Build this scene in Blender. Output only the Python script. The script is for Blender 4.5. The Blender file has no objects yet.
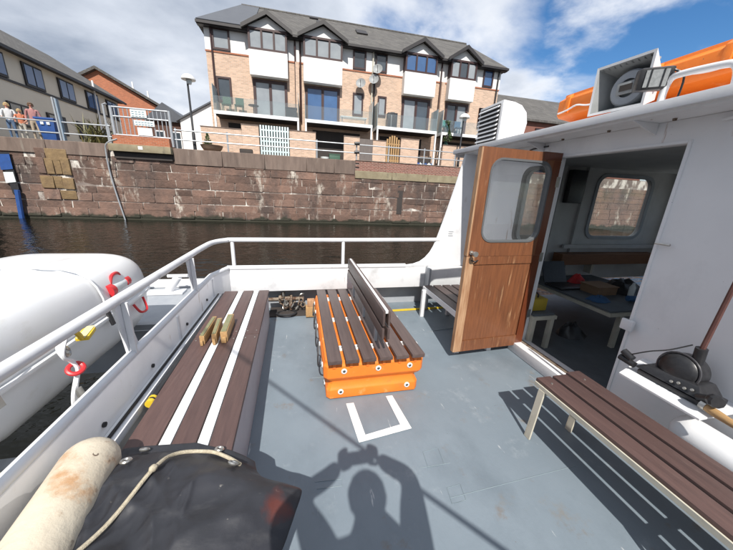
import bpy, bmesh, math, random
from mathutils import Vector, Matrix
random.seed(7)
S = bpy.context.scene
COL = S.collection
R_ = math.radians

# ------------------------------------------------------------------ camera
CAMH = 1.6
FPX, CX, CY = 287.0, 366.5, 275.0
def _basis():
    d = Vector((300.0 - CX, 187.0 - CY, FPX)).normalized()          # vanishing point of the boat's athwart lines
    n = d.cross(Vector((1, .046, 0))).normalized()
    if n.y > 0: n = -n
    return d.cross(n), d, n                                          # world X, Y, Z in camera axes
BX, BY, BZ = _basis()
def ray(px, py):
    v = Vector((px - CX, py - CY, FPX)); return Vector((BX.dot(v), BY.dot(v), BZ.dot(v)))
def at(px, py, x=None, y=None, z=None):
    r = ray(px, py)
    if z is not None: t = (z - CAMH) / r.z
    elif y is not None: t = y / r.y
    else: t = x / r.x
    return Vector((r.x * t, r.y * t, CAMH + r.z * t))
cam_d = bpy.data.cameras.new('camera'); cam = bpy.data.objects.new('camera', cam_d); COL.objects.link(cam)
S.camera = cam
cam_d.sensor_width = 36; cam_d.lens = 36 * FPX / 733.0
cam_d.clip_start = .02; cam_d.clip_end = 3000
right = Vector((BX.x, BY.x, BZ.x)); up = -Vector((BX.y, BY.y, BZ.y)); back = -Vector((BX.z, BY.z, BZ.z))
M3 = Matrix((right, up, back)).transposed()
cam.matrix_world = Matrix.Translation((0, 0, CAMH)) @ M3.to_4x4()

# ------------------------------------------------------------------ light
SUN_TRAVEL = Vector((.125, .885, -1.0)).normalized()
sun_d = bpy.data.lights.new('sun', 'SUN'); sun = bpy.data.objects.new('sun', sun_d); COL.objects.link(sun)
sun_d.energy = 4.3; sun_d.angle = R_(.55); sun_d.color = (1, .955, .89)
sun.rotation_euler = SUN_TRAVEL.to_track_quat('-Z', 'Y').to_euler(); sun.location = (-3, -30, 34)
W = bpy.data.worlds.new('World'); S.world = W; W.use_nodes = True
nt = W.node_tree; N = nt.nodes; L = nt.links
for n in list(N): N.remove(n)
def nd(t, **k):
    n = N.new(t)
    for a, b in k.items(): setattr(n, a, b)
    return n
out = nd('ShaderNodeOutputWorld'); bg = nd('ShaderNodeBackground'); bg.inputs[1].default_value = .1
sky = nd('ShaderNodeTexSky', sky_type='NISHITA'); sky.sun_disc = False
sky.sun_elevation = R_(48.2); sky.sun_rotation = math.atan2(-SUN_TRAVEL.x, -SUN_TRAVEL.y)
sky.air_density = 1.0; sky.dust_density = .15; sky.ozone_density = 4.0
tc = nd('ShaderNodeTexCoord'); sep = nd('ShaderNodeSeparateXYZ'); L.new(tc.outputs['Generated'], sep.inputs[0])
def mth(op, a, b=None, clamp=False):
    n = nd('ShaderNodeMath', operation=op); n.use_clamp = clamp
    for i, v in enumerate((a, b)):
        if v is None: continue
        if isinstance(v, (int, float)): n.inputs[i].default_value = v
        else: L.new(v, n.inputs[i])
    return n.outputs[0]
SKYO = (4.1, 2.3)
zz = mth('MAXIMUM', mth('ADD', sep.outputs[2], .22), .05)
cb = nd('ShaderNodeCombineXYZ')
L.new(mth('DIVIDE', sep.outputs[0], zz), cb.inputs[0]); L.new(mth('DIVIDE', sep.outputs[1], zz), cb.inputs[1])
mp = nd('ShaderNodeMapping'); mp.inputs['Location'].default_value = (1.35, .62, 0); L.new(cb.outputs[0], mp.inputs[0])
n1 = nd('ShaderNodeTexNoise'); n1.inputs['Scale'].default_value = 1.1; n1.inputs['Detail'].default_value = 9; n1.inputs['Roughness'].default_value = .52
n1.inputs['Distortion'].default_value = .25; L.new(mp.outputs[0], n1.inputs[0])
n2 = nd('ShaderNodeTexNoise'); n2.inputs['Scale'].default_value = 2.4; n2.inputs['Detail'].default_value = 8; n2.inputs['Roughness'].default_value = .55; L.new(mp.outputs[0], n2.inputs[0])
# the cloud bank lies to the left (-X) and breaks up to the right
cov = mth('SUBTRACT', n1.outputs[0], mth('MULTIPLY', mth('SUBTRACT', sep.outputs[0], .12), .30))
n3 = nd('ShaderNodeTexNoise'); n3.inputs['Scale'].default_value = 1.55; n3.inputs['Detail'].default_value = 9; n3.inputs['Roughness'].default_value = .55
mp3 = nd('ShaderNodeMapping'); mp3.inputs['Location'].default_value = (SKYO[0], SKYO[1], 1.0); L.new(cb.outputs[0], mp3.inputs[0]); L.new(mp3.outputs[0], n3.inputs[0])
cov = mth('MAXIMUM', cov, mth('SUBTRACT', n3.outputs[0], .105))
r1 = nd('ShaderNodeValToRGB'); r1.color_ramp.elements[0].position = .34; r1.color_ramp.elements[1].position = .52; L.new(cov, r1.inputs[0])
r1.color_ramp.interpolation = 'EASE'
thick = nd('ShaderNodeValToRGB'); L.new(mth('ADD', mth('MULTIPLY', cov, .75), mth('MULTIPLY', n2.outputs[0], .3)), thick.inputs[0])
thick.color_ramp.elements[0].position = .44; thick.color_ramp.elements[0].color = (7.8, 7.9, 8.1, 1)
thick.color_ramp.elements[1].position = .74; thick.color_ramp.elements[1].color = (2.5, 2.95, 3.75, 1)
e = thick.color_ramp.elements.new(.56); e.color = (5.2, 5.6, 6.3, 1)
hsv = nd('ShaderNodeHueSaturation'); hsv.inputs['Saturation'].default_value = 1.22; L.new(sky.outputs[0], hsv.inputs['Color'])
mx = nd('ShaderNodeMix', data_type='RGBA')
L.new(r1.outputs[0], mx.inputs[0]); L.new(hsv.outputs[0], mx.inputs[6]); L.new(thick.outputs[0], mx.inputs[7])
L.new(mx.outputs[2], bg.inputs[0]); L.new(bg.outputs[0], out.inputs[0])
S.view_settings.view_transform = 'Standard'; S.view_settings.look = 'None'; S.view_settings.gamma = 1
S.view_settings.exposure = 0.52
S.view_settings.use_curve_mapping = False
S.render.engine = 'CYCLES'
S.render.resolution_x, S.render.resolution_y = 1024, 768

# ------------------------------------------------------------------ materials
MATS = {}
def mat(name, c1, c2=None, scale=6, rough=.5, rough2=None, bump=0, bscale=60, metal=0, stretch=(1, 1, 1), world=False, dirt=None,
        spec=.5, coat=0, rnd=0, detail=6, brick=None, trans=0, alpha=None, bstretch=None, dirt2=None, bdist=.01, more=()):
    if name in MATS: return MATS[name]
    m = bpy.data.materials.new(name); m.use_nodes = True; t = m.node_tree; n = t.nodes; l = t.links
    b = n['Principled BSDF']
    b.inputs['Roughness'].default_value = rough; b.inputs['Metallic'].default_value = metal
    b.inputs['Specular IOR Level'].default_value = spec; b.inputs['Coat Weight'].default_value = coat
    if trans: b.inputs['Transmission Weight'].default_value = trans
    if world: co = n.new('ShaderNodeNewGeometry').outputs['Position']
    else: co = n.new('ShaderNodeTexCoord').outputs['Object']
    def noise(sc, st=(1, 1, 1), det=detail, ro=.6):
        mpn = n.new('ShaderNodeMapping'); mpn.inputs['Scale'].default_value = st; l.new(co, mpn.inputs[0])
        x = n.new('ShaderNodeTexNoise'); x.inputs['Scale'].default_value = sc; x.inputs['Detail'].default_value = det
        x.inputs['Roughness'].default_value = ro; l.new(mpn.outputs[0], x.inputs[0]); return x.outputs[0]
    def ramp(f, a, z):
        r = n.new('ShaderNodeMapRange'); r.inputs[1].default_value = a; r.inputs[2].default_value = z; r.clamp = True
        l.new(f, r.inputs[0]); return r.outputs[0]
    def mix(f, a, z):
        x = n.new('ShaderNodeMix'); x.data_type = 'RGBA'
        for s, v in ((0, f), (6, a), (7, z)):
            if isinstance(v, (int, float)): x.inputs[s].default_value = v
            elif isinstance(v, tuple): x.inputs[s].default_value = (*v[:3], 1)
            else: l.new(v, x.inputs[s])
        return x.outputs[2]
    col = c1
    if c2 is not None: col = mix(ramp(noise(scale, stretch), .3, .7), c1, c2)
    hgt = None
    if brick:
        bw, bh, mort, mc = brick
        br = n.new('ShaderNodeTexBrick'); sp = n.new('ShaderNodeSeparateXYZ'); l.new(co, sp.inputs[0])
        ad = n.new('ShaderNodeMath'); l.new(sp.outputs[0], ad.inputs[0]); l.new(sp.outputs[1], ad.inputs[1])
        cm = n.new('ShaderNodeCombineXYZ'); l.new(ad.outputs[0], cm.inputs[0]); l.new(sp.outputs[2], cm.inputs[1])
        l.new(cm.outputs[0], br.inputs[0]); br.inputs['Scale'].default_value = 1
        br.inputs['Brick Width'].default_value = bw; br.inputs['Row Height'].default_value = bh; br.inputs['Mortar Size'].default_value = mort
        br.inputs['Color1'].default_value = (.8, .8, .8, 1); br.inputs['Color2'].default_value = (1.12, 1.12, 1.12, 1); br.inputs['Mortar'].default_value = (1, 1, 1, 1)
        ml = n.new('ShaderNodeMix'); ml.data_type = 'RGBA'; ml.blend_type = 'MULTIPLY'; ml.inputs[0].default_value = 1
        if isinstance(col, tuple): ml.inputs[6].default_value = (*col[:3], 1)
        else: l.new(col, ml.inputs[6])
        l.new(br.outputs[0], ml.inputs[7]); col = mix(br.outputs[1], ml.outputs[2], mc)
    if rnd:
        oi = n.new('ShaderNodeObjectInfo'); hs = n.new('ShaderNodeHueSaturation')
        hs.inputs['Hue'].default_value = .5
        v = n.new('ShaderNodeMapRange'); v.inputs[3].default_value = 1 - rnd; v.inputs[4].default_value = 1 + rnd
        l.new(oi.outputs['Random'], v.inputs[0]); l.new(v.outputs[0], hs.inputs['Value'])
        if isinstance(col, tuple): hs.inputs['Color'].default_value = (*col[:3], 1)
        else: l.new(col, hs.inputs['Color'])
        col = hs.outputs[0]
    for dd in (dirt, dirt2, *more):
        if dd:
            dc, ds, da, dz, dst = dd[:5]; msk = ramp(noise(ds, dst, 8, .65), da, dz)
            if len(dd) > 5:
                ml2 = n.new('ShaderNodeMath'); ml2.operation = 'MULTIPLY'; l.new(msk, ml2.inputs[0]); l.new(ramp(noise(dd[5], dst, 6, .7), .46, .60), ml2.inputs[1]); msk = ml2.outputs[0]
            col = mix(msk, col, dc)
    if isinstance(col, tuple): b.inputs['Base Color'].default_value = (*col[:3], 1)
    else: l.new(col, b.inputs['Base Color'])
    if rough2 is not None:
        r = n.new('ShaderNodeMapRange'); r.inputs[1].default_value = .3; r.inputs[2].default_value = .7
        r.inputs[3].default_value = rough; r.inputs[4].default_value = rough2; l.new(noise(scale * 1.7), r.inputs[0]); l.new(r.outputs[0], b.inputs['Roughness'])
    if bump:
        bp = n.new('ShaderNodeBump'); bp.inputs['Strength'].default_value = bump; bp.inputs['Distance'].default_value = bdist
        l.new(noise(bscale, bstretch or stretch), bp.inputs['Height']); l.new(bp.outputs[0], b.inputs['Normal'])
    MATS[name] = m; return m

WHITE = mat('white_paint', (.74, .745, .75), (.66, .67, .69), 3, rough=.38, bump=.12, bscale=9, dirt=((.34, .27, .19), 5, .66, .86, (1, 1, .35)), more=(((.30, .15, .07), 11, .68, .76, (1, 1, .12)), ((.45, .45, .45), 3, .55, .8, (1, 1, 1))))
WHITE2 = mat('old_white_paint', (.82, .82, .825), (.75, .752, .76), 2.2, rough=.42, bump=.15, bscale=7, dirt=((.36, .25, .16), 7, .66, .84, (1, 1, .3)), more=(((.30, .15, .07), 11, .67, .75, (1, 1, .10)), ((.66, .66, .665), 2.2, .52, .75, (1, 1, .6)), ((.22, .21, .20), 40, .70, .73, (1, 1, 1))))
GREYPAINT = mat('grey_paint', (.36, .38, .40), (.28, .30, .33), 4, rough=.45, bump=.12, bscale=30)
DECK = mat('deck_paint', (.190, .230, .264), (.148, .183, .214), 1.3, rough=.45, rough2=.62, bump=.22, bscale=55, world=True,
           dirt=((.29, .325, .35), 2.6, .56, .74, (1, 1, 1), 9), dirt2=((.17, .125, .085), 3.6, .60, .72, (1, 1, 1), 7), bdist=.004,
           more=(((.118, .148, .174), 1.1, .50, .72, (1, .6, 1)), ((.20, .16, .11), 1.7, .60, .76, (1, 1, 1), 14), ((.42, .44, .45), 24, .66, .70, (1, .12, 1)), ((.10, .11, .12), 30, .69, .72, (.15, 1, 1)), ((.11, .10, .09), 38, .70, .73, (1, 1, 1))))
DECKLINE = mat('deck_weld', (.165, .22, .25), (.21, .25, .27), 14, rough=.55, bump=.3, bscale=80)
MARK = mat('white_marking', (.76, .77, .77), (.62, .63, .63), 16, rough=.55, dirt=((.26, .31, .34), 16, .64, .72, (1, 1, 1)))
SLAT = mat('brown_slat', (.112, .066, .058), (.076, .045, .041), 9, rough=.5, bump=.35, bscale=90, stretch=(6, .5, 6), rnd=.16, dirt=((.17, .12, .10), 6, .62, .85, (3, .5, 3)), bdist=.003)
SLATD = mat('dark_slat', (.105, .074, .066), (.072, .050, .046), 9, rough=.42, bump=.3, bscale=90, stretch=(6, .5, 6), rnd=.14, dirt=((.11, .09, .085), 6, .62, .85, (3, .5, 3)), bdist=.003)
WSTRIP = mat('white_strip', (.82, .82, .82), (.72, .72, .72), 8, rough=.4)
ORANGE = mat('orange_plastic', (.86, .22, .022), (.78, .185, .02), 5, rough=.48, bump=.15, bscale=25, dirt=((.50, .15, .04), 6, .58, .80, (1, 1, 1)), more=(((.90, .38, .14), 9, .60, .76, (1, 1, 1)), ((.20, .10, .06), 30, .68, .72, (1, 1, 1))))
CREAM = mat('cream_steel', (.56, .53, .44), (.46, .43, .35), 9, rough=.45, dirt=((.20, .10, .05), 12, .66, .8, (1, 1, .5)))
VARN = mat('varnished_wood', (.225, .084, .034), (.130, .049, .022), 5, rough=.48, bump=.2, bscale=40, stretch=(9, 9, .7), coat=.15, dirt=((.095, .040, .020), 4, .56, .74, (8, 8, .6)),
           more=(((.40, .235, .125), 4.5, .60, .72, (6, 6, .5)), ((.07, .035, .02), 26, .68, .72, (1, 1, .5))))
VARND = mat('dark_varnish', (.16, .042, .016), (.10, .028, .012), 5, rough=.3, bump=.12, bscale=40, stretch=(9, 9, .7), coat=.3)
WOODL = mat('light_wood', (.46, .29, .13), (.33, .19, .08), 8, rough=.6, bump=.2, bscale=50, stretch=(8, 1, 8))
WOODW = mat('worn_wood', (.50, .32, .19), (.28, .13, .06), 7, rough=.6, bump=.2, bscale=40, stretch=(6, 6, .6))
GREENP = mat('green_paint', (.17, .19, .10), (.25, .22, .12), 20, rough=.6)
RUBBER = mat('black_rubber', (.018, .018, .02), (.03, .03, .032), 9, rough=.5)
BLACKP = mat('black_plastic', (.014, .014, .016), (.028, .028, .03), 30, rough=.36, bump=.1, bscale=60)
TARP = mat('black_tarpaulin', (.018, .019, .023), (.030, .031, .038), 5, rough=.40, rough2=.56, bump=.35, bscale=18, dirt=((.060, .060, .064), 5, .58, .82, (1, 2.5, 1)), bdist=.006, more=(((.16, .15, .14), 26, .66, .72, (1, 1, 1)),))
REDP = mat('red_patch', (.22, .035, .02), (.10, .03, .025), 12, rough=.5)
RED = mat('red_plastic', (.62, .03, .035), (.5, .025, .03), 20, rough=.4)
YELLOW = mat('yellow_plastic', (.70, .50, .03), (.6, .42, .03), 20, rough=.45)
BLUE = mat('blue_paint', (.03, .09, .30), (.025, .07, .22), 6, rough=.45, dirt=((.05, .08, .14), 9, .6, .8, (1, 1, 1)))
FENDER = mat('cream_fender', (.66, .60, .48), (.57, .49, .37), 5, rough=.55, bump=.35, bscale=30, dirt=((.46, .24, .10), 4.5, .54, .70, (1, 1, 1), 9), dirt2=((.22, .15, .10), 18, .63, .74, (1, 1, 1)), more=(((.34, .30, .24), 2.5, .54, .74, (1, 1, 1), 12),))
ROPE = mat('cream_rope', (.54, .48, .36), (.36, .31, .22), 60, rough=.8, bump=.5, bscale=160)
RAFT = mat('white_fibreglass', (.80, .80, .79), (.74, .745, .74), 2, rough=.28, coat=.25, dirt=((.52, .49, .42), 3, .66, .9, (1, .5, 1)))
STEEL = mat('bright_steel', (.52, .52, .50), (.40, .38, .34), 20, rough=.32, metal=.8)
RUST = mat('rusty_steel', (.16, .11, .075), (.28, .24, .19), 26, rough=.7, bump=.5, bscale=60, dirt=((.09, .045, .025), 14, .5, .6, (1, 1, 1)))
HORN = mat('horn_grey', (.30, .31, .31), (.24, .25, .25), 10, rough=.5)
DARKIN = mat('cabin_lining', (.56, .56, .55), (.48, .48, .47), 5, rough=.6)
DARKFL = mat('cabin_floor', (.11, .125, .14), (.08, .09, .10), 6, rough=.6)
CARD = mat('cardboard', (.26, .16, .09), (.2, .12, .07), 8, rough=.8)
CLOTHB = mat('blue_cloth', (.04, .12, .26), (.03, .08, .18), 15, rough=.8)
STONE = mat('sandstone_block', (.205, .122, .090), (.115, .076, .061), 1.3, rough=.85, bump=.9, bscale=7, world=True, rnd=.26,
            dirt=((.070, .052, .045), .75, .52, .68, (1, 1, .5)), dirt2=((.52, .47, .40), 1.0, .535, .64, (1, 1, .40), 4.2), bdist=.04)
STONEY = mat('yellow_sandstone', (.26, .175, .085), (.16, .105, .055), 3, rough=.85, bump=.7, bscale=9, world=True, dirt=((.06, .05, .04), 2, .56, .7, (1, 1, .5)), bdist=.03)
MORTAR = mat('mortar', (.27, .22, .19), (.12, .095, .085), .9, rough=.9, bump=.6, bscale=12, world=True, dirt=((.62, .58, .52), 1.1, .50, .58, (1, 1, .5)), bdist=.03)
COPING = mat('concrete_coping', (.21, .155, .125), (.115, .083, .068), 1.6, rough=.85, bump=.5, bscale=10, world=True, rnd=.1, stretch=(2.2, 1, .35),
             dirt=((.27, .24, .20), 2.4, .60, .76, (2.2, 1, .25)), bdist=.02)
CONC = mat('pale_concrete', (.30, .26, .17), (.20, .16, .10), 2, rough=.85, bump=.4, bscale=12, world=True, dirt=((.07, .06, .05), 2, .56, .72, (1, 1, .4)))
BRICK = mat('peach_brick', (.60, .405, .290), (.52, .345, .245), 1.6, rough=.85, brick=(.225, .075, .01, (.52, .44, .36)), world=True)
BRICKO = mat('orange_brick', (.40, .125, .055), (.34, .10, .045), 1.5, rough=.85, brick=(.225, .075, .01, (.36, .2, .13)), world=True)
BRICKR = mat('red_brick', (.27, .10, .075), (.21, .075, .055), 1.5, rough=.85, brick=(.225, .075, .012, (.33, .25, .2)), world=True, dirt=((.5, .46, .42), 6, .66, .74, (1, 1, 1)))
RENDERW = mat('white_render', (.78, .77, .75), (.72, .71, .69), 1.2, rough=.8, world=True)
RENDERC = mat('cream_render', (.70, .64, .53), (.64, .58, .48), .8, rough=.85, world=True)
ROOF = mat('roof_tile', (.125, .118, .108), (.085, .080, .076), 1.4, rough=.85, brick=(.3, .22, .02, (.06, .056, .052)), world=True, bump=.4, bscale=6, dirt=((.17, .165, .13), 2.5, .6, .76, (1, 1, 1)))
SLATE = mat('smooth_slate', (.085, .092, .105), (.07, .075, .088), 2, rough=.5, world=True)
FRAME = mat('brown_frame', (.050, .020, .018), (.038, .016, .015), 3, rough=.5)
FRAMEB = mat('dark_frame', (.03, .025, .025), (.02, .018, .018), 3, rough=.5)
GLASSD = mat('window_glass', (.035, .045, .055), (.06, .075, .09), .9, rough=.05, spec=.9, world=True)
GLASSB = mat('sky_tint_window_glass', (.035, .085, .20), (.06, .13, .27), .8, rough=.05, spec=.9, world=True)  # blue of the mirrored sky is put into the base colour
GLASSW = mat('window_with_blind', (.32, .345, .36), (.24, .26, .28), 1.4, rough=.12, spec=.6, world=True)
SCREEN = mat('balcony_glass', (.38, .45, .47), (.32, .39, .41), 2, rough=.12, spec=.6)
BALW = mat('white_fascia', (.78, .78, .77), rough=.55)
DARK = mat('dark_recess', (.035, .03, .028), (.05, .04, .035), 2, rough=.8)  # dark tone, also stands in for shade where no opening is cut
GALV = mat('galvanised_steel', (.44, .46, .48), (.36, .38, .40), 12, rough=.42, metal=.35)
LAMPB = mat('black_iron', (.016, .017, .02), rough=.45)
LAMPW = mat('white_lamp', (.78, .78, .76), rough=.35)
TEAL = mat('pale_teal_paint', (.62, .74, .74), (.54, .66, .67), 5, rough=.6)
LEAF = mat('green_leaf', (.035, .075, .018), (.075, .12, .03), 5, rough=.6, rnd=.2)
LEAF2 = mat('spiky_leaf', (.075, .085, .022), (.16, .13, .045), 4, rough=.55)
TERRA = mat('weathered_bowl', (.27, .19, .125), (.2, .14, .1), 5, rough=.8)
PAVE = mat('paving', (.20, .18, .16), (.16, .145, .13), 1.2, rough=.9, world=True)
SIGNW = mat('sign_white', (.70, .74, .73), (.64, .68, .68), 9, rough=.4)
SIGNT = mat('sign_lines', (.09, .20, .24), rough=.5)
SKIN_ = mat('skin', (.50, .27, .19), rough=.5)
HAIR = mat('hair_brown', (.10, .055, .03), rough=.6)
HAIRB = mat('hair_blond', (.42, .30, .15), rough=.6)
def tide(m, z0):            # weed and slime along the waterline
    n = m.node_tree.nodes; l = m.node_tree.links; b = n['Principled BSDF']; g = n.new('ShaderNodeNewGeometry'); sp = n.new('ShaderNodeSeparateXYZ'); l.new(g.outputs['Position'], sp.inputs[0])
    nz = n.new('ShaderNodeTexNoise'); nz.inputs['Scale'].default_value = 1.6; nz.inputs['Detail'].default_value = 8; l.new(g.outputs['Position'], nz.inputs[0])
    a = n.new('ShaderNodeMath'); a.operation = 'MULTIPLY_ADD'; l.new(nz.outputs[0], a.inputs[0]); a.inputs[1].default_value = .7; l.new(sp.outputs[2], a.inputs[2])
    mr = n.new('ShaderNodeMapRange'); mr.inputs[1].default_value = z0 + .44; mr.inputs[2].default_value = z0 + .34; l.new(a.outputs[0], mr.inputs[0])
    mx_ = n.new('ShaderNodeMix'); mx_.data_type = 'RGBA'; l.new(mr.outputs[0], mx_.inputs[0]); l.new(b.inputs['Base Color'].links[0].from_socket, mx_.inputs[6]); mx_.inputs[7].default_value = (.035, .034, .022, 1); l.new(mx_.outputs[2], b.inputs['Base Color'])
tide(STONE, -.30); tide(MORTAR, -.30)
def cloth(n, c): return mat('cloth_' + n, c, tuple(x * .75 for x in c), 14, rough=.85, bump=.2, bscale=30)

def glass(name, rough=.02, tint=(.86, .9, .9), mixf=.88):
    m = bpy.data.materials.new(name); m.use_nodes = True; t = m.node_tree; n = t.nodes; l = t.links
    o = n['Material Output']; n.remove(n['Principled BSDF'])
    tr = n.new('ShaderNodeBsdfTransparent'); tr.inputs[0].default_value = (*tint, 1)
    gl = n.new('ShaderNodeBsdfGlossy'); gl.inputs['Roughness'].default_value = rough
    di = n.new('ShaderNodeBsdfDiffuse'); di.inputs[0].default_value = (.5, .52, .53, 1)
    lw = n.new('ShaderNodeLayerWeight'); lw.inputs[0].default_value = .5; pw = n.new('ShaderNodeMath'); pw.operation = 'POWER'; l.new(lw.outputs['Facing'], pw.inputs[0]); pw.inputs[1].default_value = 4.0
    fr = n.new('ShaderNodeMapRange'); l.new(pw.outputs[0], fr.inputs[0]); fr.inputs[3].default_value = .04; fr.inputs[4].default_value = .75
    m1 = n.new('ShaderNodeMixShader'); l.new(fr.outputs[0], m1.inputs[0]); l.new(tr.outputs[0], m1.inputs[1]); l.new(gl.outputs[0], m1.inputs[2])
    m2 = n.new('ShaderNodeMixShader'); m2.inputs[0].default_value = 1 - mixf; l.new(m1.outputs[0], m2.inputs[1]); l.new(di.outputs[0], m2.inputs[2])
    l.new(m2.outputs[0], o.inputs[0]); MATS[name] = m; return m
PANE = glass('clear_pane', .02, (.94, .95, .95), .965)
PANE2 = glass('cabin_pane', .01, (.92, .93, .92), .97)
BGLASS = glass('balcony_clear_glass', .03, (.90, .93, .93), .93)

def water_mat():
    m = bpy.data.materials.new('dock_water'); m.use_nodes = True; t = m.node_tree; n = t.nodes; l = t.links
    b = n['Principled BSDF']; b.inputs['Base Color'].default_value = (.006, .006, .004, 1); b.inputs['Roughness'].default_value = .04; b.inputs['IOR'].default_value = 1.33; b.inputs['Specular IOR Level'].default_value = .26
    g = n.new('ShaderNodeNewGeometry')
    prev = None
    for sc, st, det, h in ((.9, (1, 1.6, 1), 2, .055), (3.2, (1, 1.5, 1), 3, .030), (11, (1, 1.3, 1), 2, .0035)):
        mpn = n.new('ShaderNodeMapping'); mpn.inputs['Scale'].default_value = st; mpn.inputs['Rotation'].default_value = (0, 0, .35); l.new(g.outputs['Position'], mpn.inputs[0])
        x = n.new('ShaderNodeTexNoise'); x.inputs['Scale'].default_value = sc; x.inputs['Detail'].default_value = det; l.new(mpn.outputs[0], x.inputs[0])
        bp = n.new('ShaderNodeBump'); bp.inputs['Strength'].default_value = 1; bp.inputs['Distance'].default_value = h; l.new(x.outputs[0], bp.inputs['Height'])
        if prev: l.new(prev.outputs[0], bp.inputs['Normal'])
        prev = bp
    l.new(prev.outputs[0], b.inputs['Normal']); return m
WATER = water_mat()

# ------------------------------------------------------------------ mesh helpers
WL = {}
def wl(o): return WL.get(o.name, Vector((0, 0, 0)))
def tag(o, label, cat, group=None, kind=None):
    o['label'] = label
    if cat: o['category'] = cat
    if group: o['group'] = group
    if kind: o['kind'] = kind
    return o
def thing(name, label, cat, loc=(0, 0, 0), group=None, kind=None):
    o = bpy.data.objects.new(name, None); COL.objects.link(o); o.location = loc; WL[o.name] = Vector(loc)
    o.empty_display_size = .1
    return tag(o, label, cat, group, kind)
def frame_of(d):
    d = d.normalized(); a = Vector((0, 0, 1)) if abs(d.z) < .95 else Vector((1, 0, 0))
    u = d.cross(a).normalized(); return u, d.cross(u).normalized()
class MB:
    def __init__(s, xf=None): s.v = []; s.f = []; s.xf = xf; s.mi = []; s.m = 0
    def add(s, vs, fs):
        o = len(s.v)
        for p in vs:
            p = Vector(p); s.v.append(s.xf(p) if s.xf else p)
        for q in fs: s.f.append(tuple(i + o for i in q)); s.mi.append(s.m)
        return s
    def box(s, x0, x1, y0, y1, z0, z1):
        return s.add([(x, y, z) for z in (z0, z1) for y in (y0, y1) for x in (x0, x1)],
                     [(0, 2, 3, 1), (4, 5, 7, 6), (0, 1, 5, 4), (2, 6, 7, 3), (0, 4, 6, 2), (1, 3, 7, 5)])
    def hexa(s, pts):    # 4 bottom (ccw) + 4 top
        return s.add(pts, [(3, 2, 1, 0), (4, 5, 6, 7), (0, 1, 5, 4), (1, 2, 6, 5), (2, 3, 7, 6), (3, 0, 4, 7)])
    def bar(s, a, b, w, h, upv=(0, 0, 1)):   # rectangular bar a->b, w across, h along up
        a, b = Vector(a), Vector(b); d = (b - a).normalized(); u = d.cross(Vector(upv)).normalized(); t = u.cross(d)
        P = []
        for c in (a, b): P += [c - u * w / 2 - t * h / 2, c + u * w / 2 - t * h / 2, c + u * w / 2 + t * h / 2, c - u * w / 2 + t * h / 2]
        return s.add(P, [(3, 2, 1, 0), (4, 5, 6, 7), (0, 1, 5, 4), (1, 2, 6, 5), (2, 3, 7, 6), (3, 0, 4, 7)])
    def tube(s, pts, r, n=10, cap=True, closed=False):
        pts = [Vector(p) for p in pts]; k = len(pts); rs = r if isinstance(r, (list, tuple)) else [r] * k
        u = None; P = []
        for i, p in enumerate(pts):
            if closed: d = pts[(i + 1) % k] - pts[i - 1]
            else: d = pts[min(i + 1, k - 1)] - pts[max(i - 1, 0)]
            d.normalize()
            if u is None: u, _ = frame_of(d)
            u = (u - d * u.dot(d)).normalized(); w = d.cross(u)
            for j in range(n):
                a = 2 * math.pi * j / n; P.append(p + (u * math.cos(a) + w * math.sin(a)) * rs[i])
        F = []
        for i in range(k if closed else k - 1):
            i2 = (i + 1) % k
            for j in range(n): F.append((i * n + j, i * n + (j + 1) % n, i2 * n + (j + 1) % n, i2 * n + j))
        if cap and not closed: F += [tuple(range(n - 1, -1, -1)), tuple((k - 1) * n + j for j in range(n))]
        return s.add(P, F)
    def lathe(s, prof, o=(0, 0, 0), ax=(0, 0, 1), n=20):   # profile of (r, h)
        o = Vector(o); ax = Vector(ax).normalized(); u, w = frame_of(ax); P = []
        for r, h in prof:
            for j in range(n):
                a = 2 * math.pi * j / n; P.append(o + ax * h + (u * math.cos(a) + w * math.sin(a)) * r)
        F = []
        for i in range(len(prof) - 1):
            for j in range(n): F.append((i * n + j, i * n + (j + 1) % n, (i + 1) * n + (j + 1) % n, (i + 1) * n + j))
        F += [tuple(range(n - 1, -1, -1)), tuple((len(prof) - 1) * n + j for j in range(n))]
        return s.add(P, F)
    def torus(s, c, ax, R, r, n=18, m=8):
        c = Vector(c); u, w = frame_of(Vector(ax))
        return s.tube([c + (u * math.cos(2 * math.pi * i / n) + w * math.sin(2 * math.pi * i / n)) * R for i in range(n)], r, m, closed=True)
    def prism(s, poly, a, b, axis='y'):   # polygon in the other two axes extruded a..b
        k = len(poly)
        def P(p, t): return {'y': (p[0], t, p[1]), 'x': (t, p[0], p[1]), 'z': (p[0], p[1], t)}[axis]
        return s.add([P(p, a) for p in poly] + [P(p, b) for p in poly],
                     [tuple(range(k)), tuple(range(2 * k - 1, k - 1, -1))] + [(i, i + k, (i + 1) % k + k, (i + 1) % k) for i in range(k)])
    def ring(s, outer, inner, a, b):     # plate with hole: outer / inner outlines (u,w), equal counts, thickness a..b along third axis; needs xf or u,t,w order
        k = len(outer)
        V = [(p[0], t, p[1]) for t in (a, b) for p in outer] + [(p[0], t, p[1]) for t in (a, b) for p in inner]
        F = []
        for i in range(k):
            j = (i + 1) % k
            F += [(i, j, 2 * k + j, 2 * k + i), (k + j, k + i, 3 * k + i, 3 * k + j), (j, i, k + i, k + j), (2 * k + i, 2 * k + j, 3 * k + j, 3 * k + i)]
        return s.add(V, F)
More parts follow.
